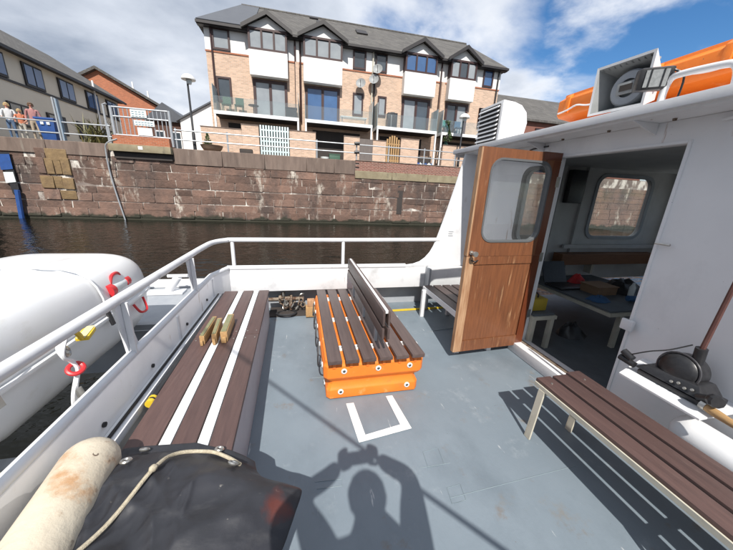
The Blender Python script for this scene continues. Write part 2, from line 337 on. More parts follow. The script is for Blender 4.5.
    def build(s, name, mt, parent=None, bevel=0, smooth=None, seg=2, recalc=True):
        me = bpy.data.meshes.new(name); lo = Vector([min(v[i] for v in s.v) for i in range(3)]); hi = Vector([max(v[i] for v in s.v) for i in range(3)])
        c = (lo + hi) / 2
        if parent is None: c.z = lo.z
        me.from_pydata([v - c for v in s.v], [], s.f)
        for mm in (mt if isinstance(mt, list) else [mt]): me.materials.append(mm)
        if isinstance(mt, list): me.polygons.foreach_set('material_index', s.mi)
        if recalc or bevel:
            bm = bmesh.new(); bm.from_mesh(me); bmesh.ops.recalc_face_normals(bm, faces=bm.faces)
            if bevel:
                ed = [e for e in bm.edges if e.is_manifold and e.calc_face_angle(0) > .5]
                bmesh.ops.bevel(bm, geom=ed, offset=bevel, segments=seg, affect='EDGES', profile=.6, clamp_overlap=True)
            bm.to_mesh(me); bm.free()
        if smooth is None: smooth = bool(bevel)
        if smooth:
            me.polygons.foreach_set('use_smooth', [True] * len(me.polygons)); me.set_sharp_from_angle(angle=R_(42))
        o = bpy.data.objects.new(name, me); COL.objects.link(o); WL[o.name] = c.copy()
        if parent: o.parent = parent; o.location = c - wl(parent)
        else: o.location = c
        return o
def box(name, mt, parent, *b, bevel=0): return MB().box(*b).build(name, mt, parent, bevel=bevel)
def rrect(u0, u1, w0, w1, r, n=6):       # rounded rect outline + matching rectangle outline
    P = []
    for cx, cy, a0 in ((u1 - r, w0 + r, -90), (u1 - r, w1 - r, 0), (u0 + r, w1 - r, 90), (u0 + r, w0 + r, 180)):
        for i in range(n + 1):
            a = R_(a0 + 90 * i / n); P.append((cx + r * math.cos(a), cy + r * math.sin(a)))
    return P
def rectlike(u0, u1, w0, w1, n=6):        # rectangle outline with the point count of rrect
    P = []
    for i in range(4):
        cx, cy = ((u1, w0), (u1, w1), (u0, w1), (u0, w0))[i]
        P += [(cx, cy)] * 0
        for j in range(n + 1):
            t = (j / n - .5) * .02
            dx, dy = ((1, 1), (-1, 1), (-1, -1), (1, -1))[i]
            # walk round the corner in tiny steps so that faces stay valid
            if i == 0: p = (cx + min(0, t), cy + max(0, t))
            elif i == 1: p = (cx - max(0, t), cy + min(0, t))
            elif i == 2: p = (cx - min(0, t), cy - max(0, t))
            else: p = (cx + max(0, t), cy - min(0, t))
            P.append(p)
    return P
def smooth_path(pts, n=6):
    pts = [Vector(p) for p in pts]; Q = [pts[0]] + pts + [pts[-1]]; R = []
    for i in range(1, len(Q) - 2):
        a, b, c, d = Q[i - 1], Q[i], Q[i + 1], Q[i + 2]
        for j in range(n):
            t = j / n
            R.append(.5 * ((2 * b) + (c - a) * t + (2 * a - 5 * b + 4 * c - d) * t * t + (3 * b - a - 3 * c + d) * t ** 3))
    R.append(pts[-1]); return R
def copy_part(src, parent, loc, scale=None, rot=None):
    o = bpy.data.objects.new(src.name.split('.')[0], src.data); COL.objects.link(o); o.parent = parent; o.location = Vector(loc) - wl(parent); WL[o.name] = Vector(loc)
    if scale: o.scale = scale
    if rot: o.rotation_euler = rot
    return o

# ------------------------------------------------------------------ the setting
ZW, ZQ, YQ = -.5, 3.25, 18.1          # water level, quay level, quay face
def sheet(name, mt, x0, x1, y0, y1, z, label, n=1):
    o = MB().add([(x0, y0, z), (x1, y0, z), (x1, y1, z), (x0, y1, z)], [(0, 1, 2, 3)]).build(name, mt, recalc=False)
    o['kind'] = 'structure'; o['label'] = label; return o
sheet('water', WATER, -900, 900, -900, YQ + .6, ZW, 'dark rippled dock water below the stone quay')
sheet('pavement', PAVE, -900, 900, YQ + .12, 1500, ZQ - .03, 'paved quayside in front of the brick houses')

# quay wall with its blocks
qw = thing('quay_wall', 'weathered red sandstone dock wall rising from the dark water', 'wall', (0, YQ + .4, ZW - 1))
box('mortar_bed', MORTAR, qw, -40, 36, YQ + .035, YQ + .9, ZW - 1, ZQ - .06)
blk = []
for k in range(6):
    m = MB(); rr = random.Random(k)
    j = lambda a: a + rr.uniform(-.022, .022)
    m.hexa([(j(-.5), -.5 + rr.uniform(-.12, .12), j(-.5)), (j(.5), -.5 + rr.uniform(-.12, .12), j(-.5)), (j(.5), .5, j(-.5)), (j(-.5), .5, j(-.5)),
            (j(-.5), -.5 + rr.uniform(-.12, .12), j(.5)), (j(.5), -.5 + rr.uniform(-.12, .12), j(.5)), (j(.5), .5, j(.5)), (j(-.5), .5, j(.5))])
    o = m.build('stone_block', STONE, None, bevel=.035, seg=1); blk.append(o.data); bpy.data.objects.remove(o)
def stone(x0, x1, z0, z1, mt=None, proud=0.0):
    o = bpy.data.objects.new('stone_block', random.choice(blk)); COL.objects.link(o); o.parent = qw
    c = Vector(((x0 + x1) / 2, YQ + .1 - proud + random.uniform(-.02, .012), (z0 + z1) / 2)); o.location = c - wl(qw)
    o.scale = (x1 - x0 - .024, .2, z1 - z0 - .022)
    if mt: o.material_slots[0].link = 'OBJECT'; o.material_slots[0].material = mt
    return o
zc = ZW - .12; course = 0
heights = [.46, .38, .42, .36, .44, .40, .40, .34]
for h in heights:
    x = -17 + random.uniform(0, .6); z1 = zc + h
    while x < 13:
        w = random.uniform(.75, 1.6)
        yel = -12.3 + (z1 - 2.4) * -.10 < x < -11.3 and zc > -.3
        if not (-12.35 < x + w / 2 < -11.2 and zc > .2): stone(x, x + w, zc, min(z1, 2.55))
        x += w
    zc = z1
fw_ = MB(); zc = ZW - .12
for h in heights:
    x = 13.2 + random.uniform(0, .5)
    while x < 34:
        w = random.uniform(.62, 1.35); fw_.box(x + .012, x + w - .012, YQ + random.uniform(-.02, .01), YQ + .2, zc + .011, min(zc + h, 2.55) - .011); x += w
    zc += h
fw_.build('far_stone_blocks', STONE, qw)['kind'] = 'stuff'
# yellow slanted quoin stones in the wall
for (a, b, z0, z1, yl) in ((-12.45, -12.05, 2.05, 2.6, 0), (-12.05, -11.15, 2.05, 2.6, 1), (-12.5, -12.15, 1.3, 2.05, 0), (-12.15, -11.8, 1.3, 2.05, 1), (-11.8, -11.5, 1.3, 2.05, 1), (-11.5, -11.12, 1.25, 2.05, 1),
                    (-12.5, -11.95, .7, 1.3, 1), (-11.95, -11.6, .7, 1.3, 1), (-11.6, -11.12, .7, 1.25, 1), (-12.5, -11.8, .2, .7, 0), (-11.8, -11.12, .25, .7, 1)):
    stone(a, b, z0, z1, STONEY if yl else None, .06)
# coping course: concrete blocks left of the gate and towards the middle, brick and pale band on the right
def cop(x0, x1, z0, z1, mt, nm='coping_block', pr=.04):
    return MB().box(x0 + .008, x1 - .008, YQ - pr, YQ + .55, z0, z1).build(nm, mt, qw, bevel=.02, seg=1)
xs = [-19, -16.6, -14.2, -11.95, -9.35]
for a, b in zip(xs, xs[1:]): cop(a, b, 2.62, ZQ, COPING)
xs = [-6.45, -4.1, -1.9, .4, 2.0, 3.25]
for a, b in zip(xs, xs[1:]): cop(a, b, 2.46, ZQ, COPING)
xs = [3.25, 5.6, 8.0, 10.4, 12.8]
for a, b in zip(xs, xs[1:]): cop(a, b, 2.25, 2.70, CONC, 'band_block')
bx = 3.26
while bx < 13:
    for r_ in range(5):
        MB().box(bx + .006 + (r_ % 2) * .23, bx + .47 + (r_ % 2) * .23, YQ - .02 - random.uniform(0, .012), YQ + .4, 2.705 + r_ * .108, 2.807 + r_ * .108).build('brick', BRICKR, qw)
    bx += .476
cop(3.27, 13, ZQ - .005, ZQ + .05, COPING, 'edge_slab', .06)
box('wall_slot', DARK, qw, 6.05, 6.4, YQ - .012, YQ + .05, .2, 2.0)
# concrete slab and brick step below the gate
sl = thing('gate_step', 'brick step on a projecting concrete slab below the grey gate', 'step', (-7.75, YQ, 2.9))
box('slab', CONC, sl, -9.2, -6.45, YQ - .32, YQ + .5, 2.92, 3.26, bevel=.02)
box('brickwork', BRICKO, sl, -9.0, -6.5, YQ - .2, YQ + .5, 3.262, 3.66)
box('drain_block', RENDERW, sl, -7.9, -7.7, YQ - .33, YQ - .2, 3.05, 3.2)
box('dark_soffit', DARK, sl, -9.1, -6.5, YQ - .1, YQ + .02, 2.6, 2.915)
# thin pipe down the wall
tag(MB().tube(smooth_path([at(117, 139, y=17.9), at(107, 143, y=17.9), at(106, 152, y=17.95), at(112, 180, y=17.98), at(126, 222, y=18.0)], 5), .035, 8).build('drain_pipe', GALV),
    'thin grey pipe running down the dock wall left of the gate', 'pipe')
# blue panel and blue pole on the wall, far left
bp_ = thing('mooring_marker', 'blue and white panel with a blue pole on the dock wall at far left', 'marker', (-13.7, 17.9, ZW))
MB().hexa([at(*p, y=yy) for yy in (18.04, 17.96) for p in ((1, 170), (13, 169), (9, 154), (-3, 154))]).build('blue_panel', BLUE, bp_)
MB().hexa([at(*p, y=yy) for yy in (18.04, 17.96) for p in ((6, 183), (16, 182), (13, 172), (3, 172))]).build('white_panel', SIGNW, bp_)
MB().hexa([at(*p, y=yy) for yy in (18.05, 17.99) for p in ((13, 194), (19, 189), (9, 152), (-1, 152))]).build('backing_board', RUBBER, bp_)
MB().tube([at(17, 190, y=17.9), at(23, 224, y=17.9)], .1, 8).build('pole', BLUE, bp_)

# quay railings
def railing(name, label, x0, x1, posts, zs, y=18.3):
    t = thing(name, label, 'railing', ((x0 + x1) / 2, y, ZQ))
    for z in zs: MB().tube([(x0, y, z), (x1, y, z)], .032, 8).build('rail', GALV, t, smooth=True)
    for p in posts: MB().tube([(p, y + .02, ZQ - .02), (p, y + .02, zs[0] + .1)], .042, 8).build('post', GALV, t, smooth=True)
    return t
railing('quay_railing', 'long two-bar grey railing on the quay in front of the terrace', -6.35, 12.6, (-6.3, -3.8, 1.0, 3.35, 5.35, 7.7, 9.85, 12.2), (4.16, 3.70))
railing('quay_railing', 'two-bar grey railing on the quay in front of the people and blue bin', -17, -9.2, (-16, -14.4, -9.3), (4.10, 3.60))
pt = thing('steel_column', 'tall flat steel column in the railing beside the blue bin', 'post', (-11.2, 18.25, ZQ))
box('web', GALV, pt, -11.36, -11.30, 18.2, 18.36, ZQ - .02, 5.15); box('flange', mat('blue_grey_steel', (.20, .27, .34), rough=.5), pt, -11.25, -11.20, 18.24, 18.40, ZQ - .02, 5.1)
box('flange', GALV, pt, -11.30, -11.25, 18.26, 18.30, ZQ - .02, 5.12)
lb = thing('lifebuoy_bracket', 'dark clamp bracket on the railing post nearest the dark doorway', 'bracket', (3.35, 18.25, 3.6))
for z in (4.2, 3.72): MB().tube([(3.2, 18.22, z), (3.5, 18.22, z + .03)], .09, 8).build('clamp', LAMPB, lb)
# gate
g = thing('barrier_gate', 'light grey barred steel gate with two white notices', 'gate', (-7.75, 18.2, ZQ))
gx0, gx1, gy = -9.0, -6.45, 18.2
for x in (gx0, gx1): MB().tube([(x, gy, 3.3), (x, gy, 5.0)], .07, 10).build('post', GALV, g, smooth=True)
for z in (4.97, 4.55, 3.72): MB().tube([(gx0, gy, z), (gx1, gy, z)], .04, 8).build('bar', GALV, g, smooth=True)
for i in range(13):
    x = gx0 + .15 + i * .185
    if 4 <= i <= 8 and i != 6: zt = 4.3
    MB().tube([(x, gy, 3.72), (x, gy, 4.97)], .022, 6).build('bar', GALV, g)
for nm, x0, x1, z0, z1 in (('notice', -8.15, -7.45, 4.58, 4.92), ('notice', -8.05, -7.15, 4.2, 4.45)):
    s_ = box(nm, SIGNW, g, x0, x1, gy - .07, gy - .045, z0, z1)
    for k in range(3 if z1 > 4.6 else 2):
        zc_ = z1 - .08 - k * .1
        for q in range(4 if z1 > 4.6 else 6):
            xx = x0 + .06 + q * ((x1 - x0 - .1) / (4 if z1 > 4.6 else 6)); box('lettering', SIGNT, s_, xx, xx + .1, gy - .073, gy - .0705, zc_ - .03, zc_)
box('lower_panel', SIGNW, g, -7.95, -7.3, gy - .06, gy - .04, 3.76, 4.12)
for (a, b) in ((-9.35, -9.2),):
    MB().tube([(a, gy + .1, 3.3), (a, gy + .1, 5.05), (b, gy + .1, 5.1)], .05, 8).build('latch_post', GALV, g)
# lamp posts
def lamp(name, label, x, y, ztop, zlab):
    t = thing(name, label, 'street lamp', (x, y, ZQ))
    MB().tube([(x, y, ZQ - .02), (x, y, ZQ + .9), (x, y, ZQ + .95), (x, y, ztop - .25)], [.085, .08, .055, .045], 10).build('column', LAMPB, t, smooth=True)
    MB().lathe([(.33, 0), (.34, .03), (.30, .12), (.20, .22), (.08, .27), (.02, .28)], (x + .06, y, ztop - .26), n=18).build('hood', LAMPW, t, smooth=True)
    MB().lathe([(.10, 0), (.13, .1), (.15, .17)], (x + .08, y, ztop - .45), n=12).build('lantern', SIGNW, t, smooth=True)
    return t
lamp('street_lamp', 'black lamp post with white dome hood beside the planter bowl', at(193, 130, y=18.9).x, 18.9, 6.95, 0)
lamp('street_lamp', 'black lamp post with white hood in front of the right-hand balcony', at(463, 140, y=19.0).x - .15, 19.0, 6.62, 0)
# planter with conical shrub
def leafblob(rng, shape, n, size, up=.3):
    m = MB()
    for _ in range(n):
        p = shape(rng); d = Vector((rng.gauss(0, 1), rng.gauss(0, 1), rng.gauss(0, 1) + up)).normalized(); u, w = frame_of(d); a = rng.uniform(0, 6.28); sz = size * rng.uniform(.6, 1.3)
        e1 = u * math.cos(a) + w * math.sin(a); e2 = (w * math.cos(a) - u * math.sin(a)) * .45
        m.add([p - e1 * sz, p + e2 * sz, p + e1 * sz, p - e2 * sz], [(0, 1, 2, 3)])
    return m
pl = thing('planter_bowl', 'wide brown stone bowl planter with a small conical shrub', 'planter', (-4.75, 18.75, ZQ))
MB().lathe([(.25, 0), (.36, .04), (.5, .2), (.56, .34), (.58, .36), (.52, .36), (.48, .3), (.02, .3)], (-4.72, 18.75, ZQ - .03), n=20).build('bowl', TERRA, pl, smooth=True)
def cone_shape(rng):
    h = rng.random() ** 1.6; r = .27 * (1 - h) * math.sqrt(rng.random()) + .02; a = rng.uniform(0, 6.28); return Vector((-4.9 + r * math.cos(a), 18.75 + r * math.sin(a), ZQ + .28 + h * .66))
leafblob(random.Random(3), cone_shape, 420, .05).build('shrub', LEAF, pl, recalc=False)
pb = thing('plant_pot', 'low dark trough standing left of the pale teal fence', 'pot', (-3.0, 18.9, ZQ))
box('trough', DARK, pb, -3.3, -2.62, 18.75, 19.05, ZQ - .03, ZQ + .28, bevel=.02)
box('soil', CARD, pb, -3.26, -2.66, 18.79, 19.01, ZQ + .281, ZQ + .30)
# spiky plant
sp_ = thing('spiky_plant', 'large spiky olive and bronze leaved plant behind the railing', 'plant', (-10.5, 19.4, ZQ))
rg = random.Random(11); k_ = 0
for i in range(70):
    a = rg.uniform(0, 6.28); ln = rg.uniform(.9, 1.9); lean = rg.uniform(.15, 1.0); bx_, by_ = rg.uniform(-.45, .45), rg.uniform(-.3, .3)
    b0 = Vector((-10.5 + bx_, 19.4 + by_, ZQ - .03)); dirv = Vector((math.cos(a) * lean, math.sin(a) * lean * .7, 1)).normalized(); sd = Vector((-math.sin(a), math.cos(a), 0)) * .045
    P = []
    for q in range(5):
        t = q / 4; c = b0 + dirv * ln * t + Vector((math.cos(a), math.sin(a) * .7, -1.1)) * (.22 * t * t * lean * ln); wdt = (1 - t ** 2) * .95 + .05
        P += [c - sd * wdt, c + sd * wdt]
    MB().add(P, [(2 * q, 2 * q + 1, 2 * q + 3, 2 * q + 2) for q in range(4)]).build('leaf', LEAF2, sp_, recalc=False)
# blue bin
bn = thing('wheelie_bin', 'blue bin behind the railing beside the people', 'bin', (-12.1, 19.0, ZQ))
MB().hexa([(-12.4, 18.75, ZQ - .02), (-11.85, 18.75, ZQ - .02), (-11.85, 19.25, ZQ - .02), (-12.4, 19.25, ZQ - .02), (-12.5, 18.65, 4.2), (-11.75, 18.65, 4.2), (-11.75, 19.35, 4.2), (-12.5, 19.35, 4.2)]).build('body', BLUE, bn, bevel=.03)
box('lid', BLUE, bn, -12.54, -11.71, 18.6, 19.4, 4.203, 4.3, bevel=.03)
for x in (-12.3, -12.05): box('sticker', SIGNW, bn, x, x + .13, 18.63, 18.66, 3.98, 4.1)

# ------------------------------------------------------------------ terrace of houses
YF = 21.0
tb = thing('terraced_building', 'long three-storey peach brick terrace with white bays and tiled roof', 'building', (4.5, YF, ZQ))
TX0, TX1, ZE = -5.1, 14.05, 10.15
box('wall', BRICK, tb, TX0, TX1, YF, YF + 9, ZQ - .05, 8.9)
box('upper_wall', RENDERW, tb, TX0 - .015, TX1 + .015, YF - .015, YF + 9, 8.905, ZE + .12)
box('string_course', BRICKO, tb, TX0 - .03, TX1 + .03, YF - .035, YF + .02, 8.82, 8.90)
rf = MB(); rz = 13.35; ry = YF + 4.5
x0, x1, y0, y1 = TX0 - .3, TX1 + .3, YF - .35, YF + 9.35
rf.add([(x0, y0, ZE), (x1, y0, ZE), (x1, y1, ZE), (x0, y1, ZE), (x0 + 1.75, ry, rz), (x1 - .9, ry, rz), (x0, y0, ZE - .12), (x1, y0, ZE - .12), (x1, y1, ZE - .12), (x0, y1, ZE - .12)],
       [(0, 1, 5, 4), (1, 2, 5), (2, 3, 4, 5), (3, 0, 4), (0, 6, 7, 1), (1, 7, 8, 2), (2, 8, 9, 3), (3, 9, 6, 0), (9, 8, 7, 6)])
roof = rf.build('roof', ROOF, tb)
nrm = Vector((0, -(rz - ZE), ry - y0)).normalized()
def on_roof(x, t): return Vector((x, y0 + (ry - y0) * t, ZE + (rz - ZE) * t))
P = [on_roof(x0 + .02, .005), on_roof(-2.5, .005), on_roof(-2.5, .99), on_roof(x0 + 1.74, .99)]
MB().hexa([p + nrm * .01 for p in P] + [p + nrm * .045 for p in P]).build('slate_patch', SLATE, roof)
for (xa, xb, t0, t1) in ((1.35, 2.05, .62, .80), (4.0, 4.75, .50, .66), (.9, 1.5, .9, .98)):
    P = [on_roof(xa, t0), on_roof(xb, t0), on_roof(xb, t1), on_roof(xa, t1)]
    MB().hexa([p + nrm * .01 for p in P] + [p + nrm * .09 for p in P]).build('skylight', FRAMEB, roof)
MB().tube([on_roof(x0 + 1.75, 1.0), on_roof(x1 - .9, 1.0)], .09, 8).build('ridge_tile', ROOF, roof)
MB().box(x0, x1, y0 - .09, y0, ZE - .16, ZE - .03).build('gutter', FRAMEB, tb)
MB().box(x0 + .02, x1 - .02, y0 + .01, YF - .016, ZE - .19, ZE - .125).build('soffit', FRAMEB, tb)
def win(parent, x0, x1, z0, z1, y, mts, fr=FRAME, name='window', fw=.09, dp=.12, sill=True):
    t = MB()
    n_ = len(mts)
    t.box(x0, x1, y - .05, y + .05, z1 - fw, z1); t.box(x0, x1, y - .05, y + .05, z0, z0 + fw)
    t.box(x0, x0 + fw, y - .05, y + .05, z0 + fw, z1 - fw); t.box(x1 - fw, x1, y - .05, y + .05, z0 + fw, z1 - fw)
    w = (x1 - x0 - fw) / n_
    for i in range(1, n_): t.box(x0 + i * w, x0 + i * w + fw, y - .045, y + .05, z0 + fw, z1 - fw)
    f = t.build(name, fr, parent)
    for i, g_ in enumerate(mts):
        xa = x0 + i * w + fw; MB().box(xa, xa + w - fw, y + .005, y + .03, z0 + fw, z1 - fw).build('pane', g_, f)
    return f
def unit(p, sgn, wbay, bayoff, wn0, wn1, k):   # p party line x, sgn +1: bay right of it, -1: left of it
    X = lambda u: p + sgn * u
    def rng_(a, b): return min(X(a), X(b)), max(X(a), X(b))
    b0, b1 = rng_(bayoff, bayoff + wbay); yb = YF - .5
    tri = [[GLASSW, GLASSW, GLASSW], [GLASSW, GLASSW, GLASSW], [GLASSB, GLASSB, GLASSB], [GLASSW, GLASSD, GLASSW]][k]
    bay = MB().box(b0, b1, yb, YF - .02, 7.8, 9.06).build('bay', RENDERW, tb)
    win(bay, b0, b1, 9.065, 10.15, yb + .06, tri, fw=.11)
    for s in (b0, b1 - .06): box('bay_side', FRAME, bay, s, s + .06, yb + .12, YF - .02, 9.065, 10.15)
    MB().prism([(b0 - .02, 10.155), (b1 + .02, 10.155), ((b0 + b1) / 2, 10.74)], yb + .06, yb + .2).build('gable', RENDERW, bay)
    mid = (b0 + b1) / 2; zp = 10.93
    rm = MB()
    for s in (-1, 1):
        ex = mid + s * ((b1 - b0) / 2 + .32)
        a = [Vector((mid, yb - .2, zp)), Vector((ex, yb - .2, 10.10)), Vector((ex, yb + 2.0, 10.10)), Vector((mid, yb + 2.6, zp))]
        rm.hexa([v - Vector((0, 0, .10)) for v in a] + a)
        MB().hexa([(mid, yb - .23, zp - .2), (ex, yb - .23, 9.94), (ex, yb - .17, 9.94), (mid, yb - .17, zp - .2), (mid, yb - .23, zp + .03), (ex, yb - .23, 10.14), (ex, yb - .17, 10.14), (mid, yb - .17, zp + .03)]).build('barge_board', FRAMEB, bay)
    rm.build('gable_roof', ROOF, bay)
    # french doors under the bay
    d0, d1 = b0 + .08, b1 - .08
    win(tb, d0, d1, 5.62, 7.72, YF - .03, [[GLASSW, GLASSW], [GLASSB, GLASSB], [GLASSW, GLASSD], [GLASSD, GLASSW]][k], name='french_door', fw=.16)
    n0, n1 = rng_(wn0, wn1)
    win(tb, n0, n1, 8.95, 10.02, YF - .04, [[GLASSW], [GLASSD], [GLASSD], [GLASSB]][k], name='window', fw=.10)
    if k != 2: win(tb, n0 + .05, n1 - .1, 6.3, 7.62, YF - .03, [[GLASSD], [GLASSW], [GLASSW], [GLASSD]][k], name='window', fw=.10)
unit(-.02, -1, 2.15, .55, 3.75, 4.7, 0)
unit(.02, 1, 2.35, .33, 3.4, 4.25, 1)
unit(9.62, -1, 2.2, .65, 3.95, 4.75, 2)
unit(9.62, 1, 1.9, .35, 3.05, 3.85, 3)
win(tb, 5.15, 5.75, 6.4, 7.6, YF - .03, [GLASSW], fw=.1); win(tb, 12.7, 13.4, 6.3, 7.6, YF - .03, [GLASSD], fw=.1)
for x, c in ((-4.75, FRAME), (-.13, FRAME), (.17, FRAME), (4.72, CREAM), (4.88, FRAMEB), (9.5, FRAME), (13.85, FRAMEB)):
    MB().tube([(x, YF - .09, 5.6), (x, YF - .09, ZE - .15)], .05, 8).build('downpipe', c, tb)
for x in (-.02, 9.62): box('party_pier', BRICK, tb, x - .11, x + .11, YF - .3, YF - .01, ZQ, 8.8)
# balconies
YB = 19.85
for k, (a, b) in enumerate(((-4.72, .02), (.38, 4.62), (4.92, 9.1), (9.45, 13.5))):
    bal = MB().box(a, b, YB, YF - .005, 5.42, 5.60).build('balcony', BALW, tb)
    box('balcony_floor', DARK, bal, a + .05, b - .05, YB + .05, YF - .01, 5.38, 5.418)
    for x in (a, b - .1): box('balcony_post', BALW, bal, x, x + .1, YB + .01, YB + .11, ZQ + (1.3 if k < 2 else 0), 5.416)
    MB().box(a + .02, b - .02, YB + .03, YB + .045, 5.605, 6.35).build('glass_front', BGLASS, bal)
    for x in (a + .01, b - .03): box('glass_side', SCREEN, bal, x, x + .02, YB + .06, YF - .01, 5.605, 6.95)
    box('ground_opening_shade', DARK, tb, a + .5, b - .6, YF - .03, YF - .008, ZQ, 5.2)  # flat dark sheet, shade of the ground floor put into its colour
# garden walls, gates and fences in front of the ground floor
def gw(x0, x1, z1, label, mt=BRICK):
    t = thing('garden_wall', label, 'wall', ((x0 + x1) / 2, 19.6, ZQ))
    box('brickwork', mt, t, x0, x1, 19.5, 19.72, ZQ - .05, z1); box('capping', COPING, t, x0 - .02, x1 + .02, 19.48, 19.74, z1 + .002, z1 + .05)
gw(-5.4, -3.25, 4.62, 'low peach brick garden wall behind the planter bowl')
gw(-3.245, -2.3, 4.9, 'short brick garden wall left of the pale teal fence')
gw(-.55, 1.0, 4.8, 'peach brick garden wall right of the pale teal fence')
gw(2.75, 3.75, 4.75, 'brick pier wall right of the dark open doorway')
gw(4.62, 5.5, 4.65, 'brick garden wall left of the small wooden gate')
gw(6.5, 7.75, 4.9, 'brick garden wall right of the small wooden gate')
gw(9.5, 12.4, 4.72, 'brick garden wall behind the right-hand lamp post')
tag(MB().box(3.755, 4.615, 19.52, 19.66, ZQ - .03, 4.7).box(3.80, 4.57, 19.66, 19.70, ZQ - .03, 4.6).build('timber_panel', mat('grey_timber', (.17, .145, .13), (.12, .10, .095), 3, rough=.8, stretch=(8, 8, 1))), 'dull grey timber fence panel between two brick walls', 'fence')
pf = thing('picket_fence', 'pale teal slatted fence below the left balcony', 'fence', (-1.42, 19.6, ZQ))
for i in range(11):
    x = -2.24 + i * .155; box('slat', TEAL, pf, x, x + .092, 19.55, 19.58, ZQ + .08, 4.98, bevel=.006)
for z in (3.55, 4.1, 4.7): box('cross_rail', TEAL, pf, -2.25, -.56, 19.583, 19.62, z, z + .07)
box('dark_backing_post', FRAMEB, pf, -2.28, -2.24, 19.583, 19.66, ZQ - .03, 4.9); box('dark_backing_post', FRAMEB, pf, -.58, -.555, 19.583, 19.66, ZQ - .03, 4.9)
wg = thing('wooden_gate', 'small yellowish wooden picket gate between brick walls', 'gate', (6.0, 19.6, ZQ))
for i in range(6):
    x = 5.54 + i * .155; h = 4.75 + .3 * math.sin(math.pi * (i + .5) / 6)
    box('slat', WOODL, wg, x, x + .1, 19.55, 19.58, ZQ + .05, h)
for z in (3.5, 4.5): box('cross_rail', WOODL, wg, 5.52, 6.46, 19.583, 19.62, z, z + .08)
# things on the balconies and under them
def dish(x, z, label, y=YF - .35):
    t = thing('satellite_dish', label, 'satellite dish', (x, y, z)); ax = Vector((-.35, -1, .35))
    MB().lathe([(.02, -.02), (.18, .02), (.30, .09), (.31, .10), (.18, .035), (.02, .0)], (x, y, z), ax, 18).build('reflector', HORN, t, smooth=True)
    MB().tube([(x, y + .02, z - .05), (x, y + .3, z - .15)], .025, 6).build('bracket', FRAMEB, t)
    MB().tube([(x, y, z - .28), Vector((x, y, z)) + ax.normalized() * .38], .015, 6).build('feed_arm', FRAMEB, t)
p = at(361, 84, y=20.65); dish(p.x, p.z, 'grey satellite dish left of the cream downpipe')
p = at(374, 80, y=20.65); dish(p.x, p.z, 'grey satellite dish right of the cream downpipe, at its foot', 20.65)
p = at(376, 76, y=20.65); dish(p.x + .1, p.z + .35, 'grey satellite dish right of the cream downpipe, uppermost')
def chair(x, y, z, label, mt, rot=0):
    t = thing('garden_chair', label, 'chair', (x, y, z))
    box('seat', mt, t, x - .23, x + .23, y - .22, y + .22, z + .4, z + .45); box('backrest', mt, t, x - .23, x + .23, y + .2, y + .24, z + .455, z + .88)
    for a in (-.2, .2):
        for b in (-.19, .19): box('leg', mt, t, x + a - .02, x + a + .02, y + b - .02, y + b + .02, z + .002, z + .4)
GRN = mat('green_plastic', (.05, .11, .075), rough=.5); DKC = mat('dark_rattan', (.03, .035, .04), rough=.6)
chair(-4.1, 20.3, 5.602, 'green garden chair on the leftmost balcony beside the corner screen', GRN)
chair(-3.4, 20.3, 5.602, 'green garden chair on the leftmost balcony, second from the corner screen', GRN)
t = thing('balcony_table', 'small dark round table on the leftmost balcony', 'table', (-2.6, 20.3, 5.602))
MB().lathe([(.3, 0), (.3, .03)], (-2.6, 20.3, 6.1), n=14).build('table_top', DKC, t); MB().tube([(-2.6, 20.3, 5.604), (-2.6, 20.3, 6.1)], .03, 8).build('leg', DKC, t)
tag(MB().box(-.75, -.1, 20.15, 20.55, 5.602, 6.15).box(-.78, -.07, 20.12, 20.58, 6.15, 6.2).build('storage_box', DKC), 'dark storage box at the right end of the leftmost balcony', 'box')
t = thing('balcony_table', 'pale flat-topped table on the second balcony', 'table', (3.4, 20.35, 5.602))
box('table_top', BALW, t, 2.6, 4.3, 20.1, 20.7, 5.98, 6.03)
for x in (2.7, 4.2): box('leg', GALV, t, x, x + .04, 20.3, 20.34, 5.604, 5.98)
bb = thing('barbecue', 'black upright barbecue cupboard on the third balcony', 'barbecue', (6.1, 20.5, 5.602))
box('body', BLACKP, bb, 5.75, 6.4, 20.3, 20.75, 5.604, 6.55, bevel=.02); box('side_rail', STEEL, bb, 5.95, 6.0, 20.27, 20.298, 5.7, 6.4)
MB().lathe([(.14, 0), (.15, .05), (.02, .08)], (6.1, 20.5, 6.552), n=12).build('lid_knob', STEEL, bb)
chair(9.75, 20.3, 5.602, 'teal garden chair on the rightmost balcony by its glass screen', mat('teal_plastic', (.05, .24, .22), rough=.5))
chair(10.9, 20.3, 5.602, 'blue garden chair on the rightmost balcony in front of the doors', mat('bluegrey_plastic', (.05, .12, .2), rough=.5))
hp = thing('hanging_plant', 'trailing green plant hanging over the front of the rightmost balcony', 'plant', (11.3, 19.75, 5.0))
def hshape(rng): h = rng.random(); a = rng.uniform(0, 6.28); r = (.16 + .16 * math.sin(h * 6 + 1)) * rng.random() ** .5; return Vector((at(449, 122, y=19.75).x + r * math.cos(a) + .12 * math.sin(h * 4), 19.75 + r * .7 * math.sin(a), 5.05 + h * 1.25))
leafblob(random.Random(5), hshape, 520, .06).build('foliage', LEAF, hp, recalc=False)
box('basket', DARK, hp, at(449, 122, y=19.75).x - .12, at(449, 122, y=19.75).x + .12, 19.7, 19.84, 5.1, 5.4)
tg = thing('folded_parasol', 'green folded garden parasol behind the right-hand garden wall', 'parasol', (10.15, 20.2, ZQ))
MB().lathe([(.02, 0), (.02, 1.2), (.28, 1.25), (.22, 1.5), (.05, 1.9), (.01, 1.95)], (at(446, 140, y=20.1).x, 20.1, ZQ - .02), n=10).build('canopy', mat('green_canvas', (.06, .15, .11), rough=.8), tg)
